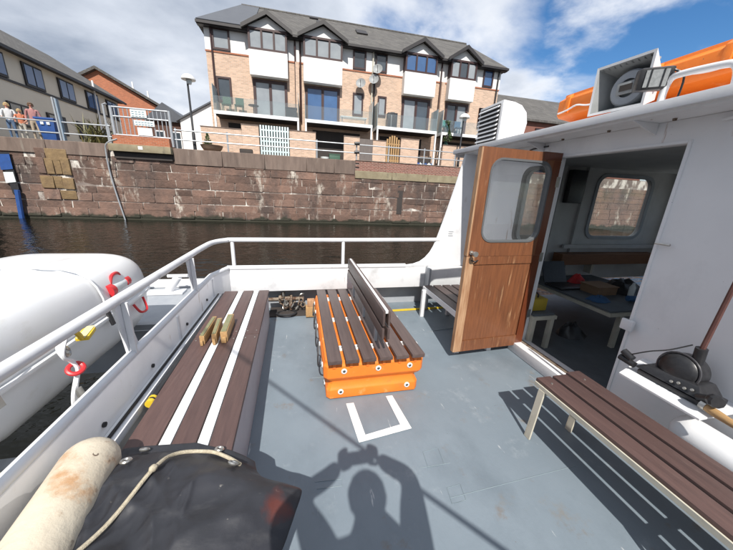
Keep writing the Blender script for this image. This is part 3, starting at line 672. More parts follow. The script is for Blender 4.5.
box('base', COPING, tg, at(446, 140, y=20.1).x - .2, at(446, 140, y=20.1).x + .2, 19.9, 20.3, ZQ - .028, ZQ + .05)
for i in range(6):
    x = 7.95 + i * .2; y_ = 19.85 + .1 * (i % 2)
    bg_ = thing('bag', '%s tied bag in the row below the third balcony, %s from the left' % (('blue', 'white', 'dark blue')[i % 3], ('first', 'second', 'third', 'fourth', 'fifth', 'sixth')[i]), 'bag', (x, y_, ZQ - .025), 'bags below the third balcony')
    MB().lathe([(.02, 0), (.16, .04), (.19, .18), (.10, .30)], (x, y_, ZQ - .025), n=9).build('sack', [BLUE, SIGNW, CLOTHB][i % 3], bg_, smooth=True)
    MB().lathe([(.05, 0), (.02, .03), (.05, .08)], (x, y_, ZQ + .276), n=8).build('knot', [BLUE, SIGNW, CLOTHB][i % 3], bg_)
tag(MB().box(7.95, 9.0, 20.2, 20.24, ZQ - .02, 4.0).box(7.93, 7.99, 20.18, 20.26, ZQ - .03, 4.05).box(8.96, 9.02, 20.18, 20.26, ZQ - .03, 4.05).build('dark_screen', DARK), 'dark low screen behind the bags below the third balcony', 'screen')
cl = thing('plastic_crate', 'green crate inside the dark doorway below the second balcony', 'crate', (2.2, 20.3, ZQ))
box('crate_body', GRN, cl, 1.9, 2.6, 20.1, 20.5, ZQ - .025, 3.70, bevel=.02); box('rim', GRN, cl, 1.88, 2.62, 20.08, 20.52, 3.702, 3.75)
tag(MB().lathe([(.2, 0), (.28, .25), (.29, .3), (.02, .28)], (1.6, 20.1, ZQ - .025), n=14).build('plastic_tub', SIGNW, smooth=True), 'pale round tub left of the green crate in the dark doorway', 'tub')

# ------------------------------------------------------------------ other buildings
lb_ = thing('cream_building', 'long cream two-storey building with dark windows on the left', 'building', (-19, 26, ZQ))
XL = -15.3; ZEL = 8.05
box('wall', RENDERC, lb_, XL - 9, XL, 14.0, 32.2, ZQ - .05, ZEL)
rl = MB(); rl.add([(XL + .4, 13.6, ZEL), (XL + .4, 32.6, ZEL), (XL - 4.5, 32.6, 11.0), (XL - 4.5, 13.6, 11.0), (XL - 9.4, 13.6, ZEL), (XL - 9.4, 32.6, ZEL), (XL + .4, 13.6, ZEL - .14), (XL + .4, 32.6, ZEL - .14), (XL - 9.4, 13.6, ZEL - .14), (XL - 9.4, 32.6, ZEL - .14)],
                  [(0, 1, 2, 3), (3, 2, 5, 4), (0, 6, 7, 1), (4, 5, 9, 8), (0, 3, 4, 8, 6), (1, 7, 9, 5, 2), (6, 8, 9, 7)])
rl.build('roof', ROOF, lb_); box('gutter', FRAMEB, lb_, XL + .4, XL + .5, 13.6, 32.6, ZEL - .2, ZEL - .06)
box('trim_band', FRAMEB, lb_, XL + .003, XL + .06, 14, 32.15, 6.38, 6.5)
def winx(parent, y0, y1, z0, z1, mts, x=XL):
    f = MB().box(x + .003, x + .09, y0, y1, z0, z1).build('window', FRAMEB, parent); n_ = len(mts); w = (y1 - y0 - .1) / n_
    for i, g_ in enumerate(mts): MB().box(x + .092, x + .11, y0 + .1 + i * w, y0 + i * w + w, z0 + .12, z1 - .1).build('pane', g_, f)
for y_ in (17.9, 20.35, 22.8, 25.4, 28.0, 30.4): winx(lb_, y_, y_ + 1.35, 6.52, 7.72, [GLASSB, GLASSB])
for y_ in (18.9, 21.2, 23.8, 26.4, 29.0): winx(lb_, y_, y_ + 1.5, 4.2, 5.35, [GLASSD, GLASSD])
MB().tube([(XL + .15, 28.9, 5), (XL + .15, 28.9, 8.6)], .06, 8).build('flue_pipe', BALW, lb_)
# orange gable
og = thing('orange_brick_house', 'orange brick house with a plain gable and dark roof edge', 'house', (-21.3, 45, ZQ))
pk = at(97, 70, y=42); rt = at(160, 107, y=42); lx = 2 * pk.x - rt.x - 3
MB().prism([(lx, ZQ - .05), (rt.x - .3, ZQ - .05), (rt.x - .3, rt.z), (pk.x, pk.z), (lx, pk.z - (pk.x - lx) * (pk.z - rt.z) / (rt.x - pk.x))], 42, 54).build('gable_wall', BRICKO, og)
sl_ = (pk.z - rt.z) / (rt.x - pk.x)
for s, ex in ((1, rt.x + .6), (-1, lx - .5)):
    ez = pk.z - abs(ex - pk.x) * sl_
    MB().hexa([(pk.x, 41.6, pk.z + .01), (ex, 41.6, ez + .01), (ex, 54.3, ez + .01), (pk.x, 54.3, pk.z + .01), (pk.x, 41.6, pk.z + .3), (ex, 41.6, ez + .3), (ex, 54.3, ez + .3), (pk.x, 54.3, pk.z + .3)]).build('roof', ROOF, og)
for q in (.55, .8): MB().tube([(pk.x + (rt.x - pk.x) * q, 42.2, pk.z - (pk.z - rt.z) * q + .2), (pk.x + (rt.x - pk.x) * q, 42.2, pk.z - (pk.z - rt.z) * q + .95)], .09, 6).build('vent_pipe', BALW, og)
dw = MB().box(rt.x - 1.6, rt.x - .6, 41.94, 42.0, 4.0, 7.2).build('window', FRAMEB, og); box('pane', GLASSD, dw, rt.x - 1.45, rt.x - .75, 41.9, 41.938, 4.2, 7.0)
dh = thing('dark_brick_house', 'dark brown low house seen behind the gate and lamp post', 'house', (-11, 34, ZQ))
box('wall', mat('dark_brick', (.10, .05, .035), (.08, .04, .03), 2, rough=.9), dh, -14.0, -10.6, 34, 40, ZQ - .05, 7.0); MB().prism([(-14.2, 7.002), (-10.2, 7.002), (-12.4, 8.6)], 33.7, 40.3).build('roof', SLATE, dh)
for x in (-13.4, -12.0): f = box('window', BALW, dh, x, x + .8, 33.95, 33.998, 4.6, 6.2); box('pane', GLASSD, f, x + .08, x + .72, 33.92, 33.948, 4.7, 6.1)
wh = thing('white_gable_house', 'small white rendered gable building behind the lamp post', 'house', (-7.5, 34, ZQ))
a_ = at(180, 120, y=32); b_ = at(212, 103, y=32); s2 = (b_.z - a_.z) / (b_.x - a_.x); px_ = b_.x + 1.5; pz_ = b_.z + 1.5 * s2
MB().prism([(a_.x, ZQ - .05), (2 * px_ - a_.x, ZQ - .05), (2 * px_ - a_.x, a_.z), (px_, pz_), (a_.x, a_.z)], 32, 44).build('gable_wall', RENDERW, wh)
for s in (1, -1):
    ex = px_ + s * (px_ - a_.x + .3); ez = a_.z - .3 * s2
    MB().hexa([(px_, 31.8, pz_ + .01), (ex, 31.8, ez + .01), (ex, 44.3, ez + .01), (px_, 44.3, pz_ + .01), (px_, 31.8, pz_ + .14), (ex, 31.8, ez + .14), (ex, 44.3, ez + .14), (px_, 44.3, pz_ + .14)]).build('roof', SLATE, wh)
rbn = thing('low_terrace', 'lower brown building with grey tiled roof right of the terrace', 'building', (22, 26, ZQ))
box('wall', mat('brown_brick', (.22, .095, .07), (.17, .075, .055), 2, rough=.9), rbn, 15.2, 34, 24.2, 32, ZQ - .05, 8.1)
MB().add([(14.9, 23.9, 8.1), (34.3, 23.9, 8.1), (34.3, 28.1, 11.0), (14.9, 28.1, 11.0), (34.3, 32.3, 8.1), (14.9, 32.3, 8.1), (14.9, 23.9, 7.95), (34.3, 23.9, 7.95), (34.3, 32.3, 7.95), (14.9, 32.3, 7.95)],
         [(0, 1, 2, 3), (3, 2, 4, 5), (0, 6, 7, 1), (5, 4, 8, 9), (0, 3, 5, 9, 6), (1, 7, 8, 4, 2), (9, 8, 7, 6)]).build('roof', ROOF, rbn)
for x in (17.6, 20.4, 23.2, 26): win(rbn, x, x + 1.2, 6.3, 7.5, 24.13, [GLASSD, GLASSD])

# ------------------------------------------------------------------ the boat
boat = thing('boat', 'white painted work boat with grey blue deck and cabin on the right', 'boat', (2, 1.5, ZW))
XB = 2.3                        # aft face of the cabin
YS = 3.62                       # inner face of the far bulwark
MB().prism([(-1.0, -.86), (6.2, -.86), (8.6, .4), (9.4, 1.55), (8.6, 2.7), (6.2, 3.95), (-1.0, 3.95)], ZW - .4, -.055, 'z').build('hull', WHITE, boat)
box('deck', DECK, boat, -.95, XB + .05, -.82, 3.86, -.05, 0)
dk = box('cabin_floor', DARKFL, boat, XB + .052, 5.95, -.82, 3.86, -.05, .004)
# raised weld lines / patches on the deck
def weld(pts, closed=False, r=.0018):
    pts = [Vector((p.x, p.y, .001)) for p in pts]
    return MB().tube(pts + ([pts[0]] if closed else []), r, 5).build('weld_seam', DECKLINE, boat)
D = lambda x, y: at(x, y, z=0)
weld([D(423, 452), D(438, 448), D(444, 464), D(428, 468), D(423, 452)])
weld([D(447, 488), D(460, 484), D(466, 500), D(452, 504), D(447, 488)])
weld([D(315, 482), D(342, 479), D(342, 486), D(317, 489)])
weld([D(450, 498), D(520, 480), D(575, 466)], r=.002); weld([D(420, 468), D(450, 463)])
weld([D(312, 378), D(325, 377)]); weld([D(432, 331), D(505, 322)], r=.006)
# far bulwark: upper plate with cap, set-back lower strake
fb = box('far_bulwark', WHITE, boat, -.86, 1.72, YS, YS + .05, .31, .615, bevel=.008)
MB().tube([(-.88, YS + .02, .62), (1.40, YS + .02, .62)], .03, 10).build('cap_rail', WHITE, fb, smooth=True)
box('lower_strake', GREYPAINT, boat, -.95, XB, 3.82, 3.87, .001, .33)
box('shelf', WHITE, boat, -.95, XB, YS + .052, 3.87, .335, .37)
# wing plate sweeping up from the bulwark to the cabin roof
poly = [(1.38, .31), (1.38, .60)]
cpts = [(1.40, .61), (1.52, .625), (1.62, .66), (1.70, .72), (1.765, .80), (1.81, .89), (1.845, .99), (1.93, 1.30), (2.03, 1.7), (2.13, 2.16)]
poly = [(1.725, .31), (1.725, .618)]
MB().prism([(1.40, .616)] + cpts[1:] + [(XB + .02, 2.16), (XB + .02, .616)], YS - .002, YS + .048).build('wing_plate', WHITE, boat, bevel=.006)
wgp = MB().tube([(x, YS + .02, z) for x, z in cpts], .024, 8).build('wing_edge', WHITE, boat, smooth=True)
box('corner_locker', WHITE2, boat, 1.73, XB, YS - .05, YS + .05, .31, .61, bevel=.01)
box('corner_knee', GREYPAINT, boat, 1.70, 1.728, YS - .14, YS + .05, .02, .61, bevel=.004)
for k in range(3): box('stencil_mark', GREYPAINT, boat, 1.985, 2.055 - .01 * (k % 2), YS - .0045, YS - .0025, 1.04 + k * .028, 1.05 + k * .028)
# stern bulwark, slightly cut corner
sb = MB().prism([(-.95, -.82), (-.95, 3.32), (-.84, YS + .05), (-.89, YS + .05), (-1.0, 3.34), (-1.0, -.82)], .001, .615, 'z').build('stern_bulwark', WHITE2, boat, bevel=.006)
MB().tube([(-.975, -.82, .625), (-.975, 3.3, .625), (-.865, YS + .02, .622)], .026, 10).build('cap_rail', WHITE, sb, smooth=True)
box('ledge', WHITE2, sb, -.948, -.882, -.8, 3.3, .36, .405, bevel=.006)
MB().tube([(-.915, -.8, .412), (-.915, 3.3, .412)], .009, 6).build('cable', RUBBER, sb)
for y_ in (.9, 1.36, 1.85, 2.45, 3.0): MB().lathe([(.013, 0), (.013, .01)], (-.948, y_, .46), (1, 0, 0), 8).build('bolt', RUBBER, sb)
for y_ in (2.3, 3.25): MB().bar((-.945, y_, .35), (-.945, y_, .60), .03, .012, (1, 0, 0)).build('stiffener', WHITE2, sb)
# near-side bulwark, behind the camera
nb = box('near_bulwark', WHITE2, boat, -1.0, 6.0, -.88, -.83, .001, .615, bevel=.006)
MB().tube([(-1, -.855, .625), (6, -.855, .625)], .026, 10).build('cap_rail', WHITE, nb, smooth=True)
# hand rail
ZR = .965
hr = MB().tube(smooth_path([(-.985, -.82, ZR), (-.985, 1.0, ZR), (-.985, 2.6, ZR), (-.98, 3.2, ZR), (-.955, 3.46, ZR), (-.86, 3.60, ZR), (-.70, YS + .02, ZR), (.5, YS + .02, ZR + .005), (1.87, YS + .02, ZR + .02)], 8), .027, 12).build('hand_rail', WHITE, boat, smooth=True)
for y_ in (.35, 1.72, 2.78):
    MB().hexa([(-.992, y_ - .01, .63), (-.978, y_ - .01, .63), (-.978, y_ + .10, .63), (-.992, y_ + .10, .63), (-.992, y_ - .055, ZR - .01), (-.978, y_ - .055, ZR - .01), (-.978, y_ + .015, ZR - .01), (-.992, y_ + .015, ZR - .01)]).build('rail_post', WHITE, hr)
    box('post_flange', WHITE, hr, -.976, -.945, y_ + .0, y_ + .014, .63, ZR - .02)
for x_ in (-.80, .53): MB().tube([(x_, YS + .02, .62), (x_, YS + .02, ZR)], .022, 10).build('rail_post', WHITE, hr, smooth=True)
# recess with rusty gear in the far bulwark, lower left
wn = thing('rusty_windlass', 'rusty chain and winch gear in the dark recess behind the orange bench', 'winch', (-.1, 3.7, 0))
MB().tube([(-.44, 3.70, .17), (.02, 3.70, .17)], .022, 8).build('shaft', RUST, wn)
MB().lathe([(.05, 0), (.05, .03), (.03, .035), (.03, .14), (.05, .145), (.05, .17)], (-.30, 3.70, .17), (1, 0, 0), 14).build('drum', RUST, wn)
rg = random.Random(4)
for i in range(22):
    c = Vector((-.28 + rg.random() * .30, 3.62 + rg.random() * .12, .05 + rg.random() * .2)); ax = Vector((rg.gauss(0, 1), rg.gauss(0, 1), rg.gauss(0, 1)))
    MB().torus(c, ax, .03, .009, 10, 5).build('chain_link', RUST if i % 3 else STEEL, wn)
MB().torus((-.2, 3.55, .03), (0, .2, 1), .12, .014, 20, 6).build('hose_loop', RUBBER, wn)
box('bed_plate', DARK, wn, -.42, .12, 3.50, 3.80, .002, .014)
wb = thing('wooden_chock', 'small pale wooden block beside the orange bench near the winch', 'block', (.1, 3.5, 0))
box('block', WOODL, wb, .04, .17, 3.42, 3.52, .016, .15, bevel=.006); box('block', WOODW, wb, .06, .15, 3.43, 3.51, .152, .24, bevel=.006)
# stern platform with bitts
pf_ = MB().prism([(-1.02, 2.7), (-1.02, 3.95), (-2.1, 3.95), (-2.2, 2.7)], -.1, .30, 'z').build('stern_platform', GREYPAINT, boat, bevel=.02)
box('toe_rail', WHITE, pf_, -2.1, -1.02, 3.9, 3.96, .302, .40, bevel=.01)
bi = thing('mooring_bitts', 'white twin mooring bitts on the stern platform behind the liferaft', 'bitts', (-1.65, 3.7, .3))
for x_, l_ in ((-1.86, -.09), (-1.54, .09)):
    MB().tube([(x_ - l_ * .6, 3.70, .302), (x_ + l_, 3.70, .50)], .045, 12).build('post', WHITE, bi, smooth=True)
    MB().tube([(x_ + l_ - .11, 3.70, .515), (x_ + l_ + .11, 3.70, .515)], .02, 8).build('cross_pin', WHITE, bi, smooth=True)
box('base_plate', WHITE, bi, -2.0, -1.40, 3.62, 3.78, .302, .325, bevel=.006)

# cabin ------------------------------------------------------------
OY0, OY1, OZ = 1.43, 2.36, 1.955     # door opening
bk = MB()
bk.box(XB, XB + .06, -.83, OY0, .001, 2.1); bk.box(XB, XB + .06, OY0, OY1, OZ, 2.1); bk.box(XB, XB + .06, OY1, 2.385, .001, 2.1)
bk.box(XB, XB + .06, 2.80, YS + .05, .001, 2.1); bk.box(XB, XB + .06, 2.385, 2.80, .001, 1.05); bk.box(XB, XB + .06, 2.385, 2.80, 1.95, 2.1)
bulk = bk.build('cabin_bulkhead', WHITE2, boat)
xfb = lambda p: Vector((XB + p.y, p.x, p.z))
MB(xfb).ring(rectlike(2.385, 2.80, 1.05, 1.95), rrect(2.43, 2.73, 1.14, 1.87, .09), .001, .059).build('window_surround', WHITE2, bulk)
MB(xfb).ring(rrect(2.40, 2.76, 1.11, 1.90, .11), rrect(2.435, 2.725, 1.145, 1.865, .085), -.018, .012).build('window_gasket', RUBBER, bulk)
MB().prism(rrect(2.43, 2.73, 1.14, 1.87, .09), XB + .02, XB + .026, 'x').build('window_pane', PANE2, bulk)
fr_ = MB()   # door frame
fr_.box(XB - .01, XB + .085, OY0 - .022, OY0 - .002, .10, OZ + .02); fr_.box(XB - .01, XB + .085, OY0 - .002, OY1, OZ + .002, OZ + .02); fr_.box(XB - .01, XB + .085, OY1 + .002, OY1 + .02, .10, OZ + .02)
fr_.build('door_frame', WHITE2, bulk, bevel=.004)
box('door_sill', WHITE, bulk, XB - .11, XB + .10, OY0 - .15, OY1 + .02, .003, .11, bevel=.008); box('sill_strip', RUST, bulk, XB - .02, XB + .02, OY0, OY1, .111, .118)
bkt = box('latch_bracket', WHITE, bulk, XB - .05, XB - .026, OY0 - .06, OY0 + .02, .72, .80, bevel=.008)
MB().tube([(XB - .03, OY0 - .1, 1.35), (XB - .03, OY0 - .02, 1.35)], .008, 6).build('hook', STEEL, bulk)
# far side wall with window, near side wall, forward wall
sw = MB(); sw.box(XB + .06, 2.75, YS, YS + .05, .37, 2.1); sw.box(3.6, 4.15, YS, YS + .05, .37, 2.1); sw.box(2.75, 3.6, YS, YS + .05, .37, .93); sw.box(2.75, 3.6, YS, YS + .05, 2.06, 2.1); sw.box(5.5, 5.9, YS, YS + .05, .37, 2.1); sw.box(4.15, 5.5, YS, YS + .05, .37, .93); sw.box(4.15, 5.5, YS, YS + .05, 2.06, 2.1)
side = sw.build('cabin_side', [DARKIN], boat)
MB().ring(rectlike(4.15, 5.5, .93, 2.06), rrect(4.32, 5.36, 1.06, 1.95, .14), YS + .001, YS + .049).build('window_surround', DARKIN, side)
MB().ring(rrect(4.28, 5.40, 1.02, 1.99, .17), rrect(4.33, 5.35, 1.07, 1.94, .13), YS - .02, YS + .0).build('window_gasket', GREYPAINT, side)
MB().prism(rrect(4.32, 5.36, 1.06, 1.95, .14), YS + .02, YS + .026).build('window_pane', PANE2, side)
MB().ring(rectlike(2.75, 3.6, .93, 2.06), rrect(2.84, 3.52, 1.06, 1.95, .12), YS + .001, YS + .049).build('window_surround', DARKIN, side)
MB().ring(rrect(2.79, 3.57, 1.01, 2.0, .15), rrect(2.85, 3.51, 1.07, 1.94, .11), YS - .03, YS + .0).build('window_gasket', RUBBER, side)
MB().prism(rrect(2.84, 3.52, 1.06, 1.95, .12), YS + .02, YS + .026).build('window_pane', PANE2, side)
box('side_skirt', WHITE, side, XB + .06, 5.9, YS + .055, 3.87, .372, .40)
for x_ in (3.62, 4.05): box('rib', DARKIN, side, x_, x_ + .05, YS - .045, YS - .002, .4, 2.08)
box('window_ledge', DARKIN, side, 3.9, 5.8, YS - .07, YS - .031, .88, .94)
cf = MB()
cf.box(5.9, 5.95, -.8, YS + .05, .005, 1.05); cf.box(5.9, 5.95, -.8, YS + .05, 1.85, 2.1)
for a, b in ((-.8, -.5), (.65, .85), (2.0, 2.2), (3.35, YS + .05)): cf.box(5.9, 5.95, a, b, 1.05, 1.85)
cfo = cf.build('cabin_front', DARKIN, boat)
for a, b in ((-.5, .65), (.85, 2.0), (2.2, 3.35)): box('windscreen_pane', PANE2, cfo, 5.92, 5.926, a, b, 1.05, 1.85)  # unseen front panes, added to let skylight into the dim cabin
nw = MB(); nw.box(XB + .06, 5.9, -.83, -.78, .005, 1.0); nw.box(XB + .06, 5.9, -.83, -.78, 1.9, 2.1)
for a, b in ((XB + .06, 2.65), (4.0, 4.25), (5.6, 5.9)): nw.box(a, b, -.83, -.78, 1.0, 1.9)
ns = nw.build('near_side', DARKIN, boat)
for a, b in ((2.65, 4.0), (4.25, 5.6)): box('window_pane', PANE2, ns, a, b, -.81, -.804, 1.0, 1.9)  # unseen side panes, added so that bounced sun brightens the cabin
box('ceiling', DARKIN, boat, XB + .06, 5.95, -.8, YS, 2.055, 2.098)
box('wall_speaker', BLACKP, side, 3.70, 3.95, YS - .13, YS - .047, 1.55, 2.0, bevel=.01)
# roof with overhang
XR = 2.06
rfo = MB().box(XR + .03, 6.1, -1.0, 3.86, 2.102, 2.165).build('cabin_roof', WHITE2, boat, bevel=.01)
MB().box(XR - .012, XR + .026, -1.02, 3.88, 2.118, 2.172).build('fascia', WHITE2, rfo, bevel=.003)
box('side_fascia', WHITE2, rfo, XR + .03, 6.1, 3.862, 3.885, 2.085, 2.17)
for y_ in (.55, 1.62, 2.55, 3.3): MB().hexa([(XR + .03, y_, 2.096), (XB - .002, y_, 2.03), (XB - .002, y_ + .012, 2.03), (XR + .03, y_ + .012, 2.096), (XR + .03, y_, 2.101), (XB - .002, y_, 2.101), (XB - .002, y_ + .012, 2.101), (XR + .03, y_ + .012, 2.101)]).build('soffit_bracket', WHITE2, rfo)
for y_ in (1.5, 1.9, 2.3): MB().lathe([(.012, 0), (.01, .012)], (XB - .06, y_, 2.101), (0, 0, -1), 8).build('bolt', RUST, rfo)
MB().tube(smooth_path([(XB - .015, 2.95, 2.06), (XB - .02, 2.8, 1.98), (XB - .012, 2.72, 2.06), (XB - .01, 2.5, 2.07)], 5), .007, 6).build('cable', RUBBER, rfo)
MB().tube(smooth_path([(XB - .012, .2, 2.07), (XB - .012, .9, 2.075), (XB - .03, 1.02, 2.055), (XB - .012, 1.15, 2.075), (XB - .012, 1.3, 2.06)], 5), .010, 6).build('conduit', WHITE2, rfo)
# vent cowl
cw = thing('vent_cowl', 'white louvred vent cowl on the cabin roof corner', 'vent', (2.45, 3.5, 2.17))
prof = [(2.3, 2.20), (2.62, 2.20), (2.66, 2.45), (2.63, 2.56), (2.55, 2.63), (2.45, 2.655), (2.3, 2.665)]
MB().prism(prof, 3.30, 3.76).build('housing', WHITE, cw, bevel=.012)
box('louvre_recess', RUBBER, cw, 2.286, 2.298, 3.34, 3.72, 2.24, 2.63)
for k in range(8):
    z = 2.25 + k * .048; MB().hexa([(2.262, 3.335, z), (2.285, 3.335, z + .018), (2.285, 3.725, z + .018), (2.262, 3.725, z), (2.262, 3.335, z + .012), (2.285, 3.335, z + .030), (2.285, 3.725, z + .030), (2.262, 3.725, z + .012)]).build('louvre', WHITE, cw)
box('base_flange', WHITE2, cw, 2.27, 2.7, 3.26, 3.80, 2.172, 2.198)

# door
A, B = Vector((1.452, 2.29, 0)), Vector((2.285, 2.335, 0))
du = (B - A).normalized(); dn = Vector((-du.y, du.x, 0)); DW = (B - A).length
xd = lambda p: A + du * p.x + dn * p.y + Vector((0, 0, p.z))
door = MB(xd).ring(rectlike(0, DW, 1.065, 1.985), rrect(.115, DW - .085, 1.20, 1.905, .11), -.022, .022).build('door', VARN, boat)
z0 = .085
MB(xd).box(0, .085, -.022, .022, z0, 1.063).build('stile', WOODW, door); MB(xd).box(DW - .085, DW, -.022, .022, z0, 1.063).build('stile', VARND, door)
MB(xd).box(.087, DW - .087, -.022, .022, z0, .20).build('bottom_rail', VARN, door)
MB(xd).box(.087, DW - .087, -.020, .02, .985, 1.063).build('mid_rail', VARN, door)
for k in range(1):
    w = DW - .176; MB(xd).box(.088 + k * w + .001, .088 + (k + 1) * w - .001, -.012, .012, .202, .983).build('panel', VARN, door, bevel=.002, seg=1)
MB(xd).box(-.003, .012, -.024, .024, 1.07, 1.98).build('edge_strip', WOODW, door)
MB(xd).box(DW - .2, DW + .002, -.0245, .0245, 1.925, 1.99).build('patch_rail', VARND, door)
MB(xd).box(DW - .075, DW + .002, -.0245, .0245, 1.07, 1.92).build('hinge_stile', VARND, door)
MB(xd).ring(rrect(.108, DW - .078, 1.193, 1.912, .117), rrect(.125, DW - .095, 1.21, 1.895, .10), -.027, .027).build('window_seal', mat('seal_grey', (.11, .115, .12), rough=.5), door)
MB(xd).prism(rrect(.115, DW - .085, 1.20, 1.905, .11), -.004, .004).build('pane', PANE, door)
hd = MB(xd).lathe([(.02, 0), (.02, .012), (.012, .014), (.012, .05), (.024, .055), (.024, .075)], (.04, -.022, 1.10), (0, -1, 0), 12).build('knob', STEEL, door, smooth=True)
MB(xd).tube([(.045, -.03, 1.03), (.08, -.045, 1.02), (.12, -.03, 1.03)], .006, 6).build('hook', RUBBER, door)
for z in (.4, 1.0, 1.7): MB(xd).box(DW - .01, DW + .03, -.026, -.0225, z, z + .09).build('hinge', STEEL, door)

# cabin interior ---------------------------------------------------
def frame_table(name, label, cat, x0, x1, y0, y1, z, legs, top):
    t = thing(name, label, cat, ((x0 + x1) / 2, (y0 + y1) / 2, .004))
    box('top', top, t, x0 + .02, x1 - .02, y0 + .02, y1 - .02, z - .02, z)
    for (a, b, c, d) in ((x0, x1, y0, y0 + .04), (x0, x1, y1 - .04, y1), (x0, x0 + .04, y0 + .04, y1 - .04), (x1 - .04, x1, y0 + .04, y1 - .04)): box('edge_rail', CREAM, t, a, b, c, d, z - .06, z - .022)
    for lx, ly in legs: box('leg', CREAM, t, lx, lx + .045, ly, ly + .045, .006, z - .062)
    return t
frame_table('cabin_table', 'low cabin table with white metal frame seen through the doorway', 'table', 3.2, 4.5, 2.17, 3.5, .47, [(3.4, 2.2), (4.4, 2.2), (3.25, 3.4), (4.4, 3.4)], DARKFL)
frame_table('cabin_stool', 'small white-framed stool just inside the doorway', 'stool', 2.36, 2.66, 2.30, 3.1, .42, [(2.60, 2.31), (2.37, 2.31), (2.60, 3.0), (2.37, 3.0)], DARKFL)
lp = thing('laptop', 'open black laptop computer on the cabin table', 'laptop', (3.4, 3.1, .472))
box('base', BLACKP, lp, 3.25, 3.62, 2.85, 3.12, .473, .495, bevel=.004); MB().hexa([(3.25, 3.12, .49), (3.62, 3.12, .49), (3.62, 3.135, .49), (3.25, 3.135, .49), (3.25, 3.24, .76), (3.62, 3.24, .76), (3.62, 3.255, .76), (3.25, 3.255, .76)]).build('screen', BLACKP, lp)
sh = thing('wooden_shelf', 'brown wooden shelf along the cabin side below the window', 'shelf', (4.2, 3.55, .7))
box('shelf_board', mat('brown_shelf', (.22, .10, .045), (.16, .07, .03), 6, rough=.6, stretch=(1, 8, 8)), sh, 3.75, 5.6, 3.40, 3.56, .66, .82); box('bracket', CREAM, sh, 4.4, 4.44, 3.45, 3.57, .5, .655)
tag(MB().box(3.55, 3.85, 2.62, 2.86, .473, .57).box(3.54, 3.86, 2.61, 2.87, .571, .58).build('cardboard_box', CARD), 'brown cardboard box on the cabin table', 'box')
def heap(name, label, cat, mt, c, r, h, seed):
    rr = random.Random(seed); m = MB(); n = 14
    prof = []
    P = [Vector((c[0], c[1], c[2] + h))]; F = []
    for i in range(1, 5):
        for j in range(n):
            a = 6.2832 * j / n; q = r * i / 4 * rr.uniform(.8, 1.15); P.append(Vector((c[0] + q * math.cos(a), c[1] + q * math.sin(a) * .7, c[2] + (h * (1 - (i / 4) ** 2) * rr.uniform(.7, 1.2) if i < 4 else 0))))
    for j in range(n): F.append((0, 1 + j, 1 + (j + 1) % n))
    for i in range(3):
        for j in range(n): F.append((1 + i * n + j, 1 + (i + 1) * n + j, 1 + (i + 1) * n + (j + 1) % n, 1 + i * n + (j + 1) % n))
    F.append(tuple(1 + 3 * n + j for j in range(n - 1, -1, -1)))
    return tag(m.add(P, F).build(name, mt, smooth=True), label, cat)
heap('cloth', 'crumpled blue cloth at the edge of the cabin table', 'cloth', CLOTHB, (3.42, 2.5, .473), .14, .06, 1)
heap('jacket', 'dark jacket heaped at the far end of the cabin table', 'jacket', BLACKP, (4.1, 2.75, .473), .28, .16, 2)
heap('cloth', 'red cloth behind the cardboard box on the cabin table', 'cloth', RED, (3.82, 3.15, .473), .13, .12, 6)
heap('bag', 'black bag lying on the cabin floor below the table', 'bag', BLACKP, (3.2, 2.55, .005), .2, .16, 8)
tag(MB().lathe([(.03, 0), (.032, .12), (.014, .16), (.014, .18)], (3.98, 2.55, .473), n=12).build('bottle', SIGNW, smooth=True), 'slim white bottle standing on the cabin table', 'bottle')
tag(MB().lathe([(.035, 0), (.035, .1), (.02, .13)], (3.75, 2.42, .51), (1, -.3, 0), 12).build('drinks_can', CLOTHB, smooth=True), 'blue can lying on the cabin table', 'can')
yc = thing('yellow_case', 'yellow tool case on the small cabin stool', 'case', (2.5, 2.5, .422))
box('case', mat('yellow_case', (.42, .30, .03), rough=.5), yc, 2.42, 2.60, 2.4, 2.62, .423, .56, bevel=.01); MB().tube(smooth_path([(2.51, 2.45, .56), (2.51, 2.46, .60), (2.51, 2.56, .60), (2.51, 2.57, .56)], 4), .008, 6).build('handle', BLACKP, yc)

# ------------------------------------------------------------------ gear on the cabin roof
def profile_float(name, label, x0, x1, y0, y1, z0, h, deep=0.0):
    t = thing(name, label, 'float', ((x0 + x1) / 2, (y0 + y1) / 2, z0))
    pr = [(.035, 0), (.022, .03), (.022, .24), (.030, .28), (.042, .36), (.042, .44), (.012, .54), (.0, .60), (.0, .88), (.012, .94), (.014, 1.0)]   # inset, height fraction
    if deep: pr = [(a + (deep if .27 < q < .5 else 0) + (.02 if q > .9 else 0), q) for a, q in pr]
    P = []; F = []; n = 0
    for ins, hf in pr:
        c = .028
        X0, X1, Y0, Y1 = x0 + ins, x1 - ins, y0 + ins, y1 - ins; zz_ = z0 + h * hf
        loop = [(X0 + c, Y0), (X1 - c, Y0), (X1, Y0 + c), (X1, Y1 - c), (X1 - c, Y1), (X0 + c, Y1), (X0, Y1 - c), (X0, Y0 + c)]
        P += [(a, b, zz_) for a, b in loop]
    k = len(pr)
    for i in range(k - 1):
        for j in range(8): F.append((i * 8 + j, i * 8 + (j + 1) % 8, (i + 1) * 8 + (j + 1) % 8, (i + 1) * 8 + j))
    F += [tuple(range(7, -1, -1)), tuple((k - 1) * 8 + j for j in range(8))]
    MB().add(P, F).build('body', ORANGE, t, bevel=.005, seg=2)
    return t
rf1 = profile_float('orange_float', 'orange buoyant float on the cabin roof behind the loudspeaker', 2.62, 3.4, .9, 2.86, 2.166, .44, .06)
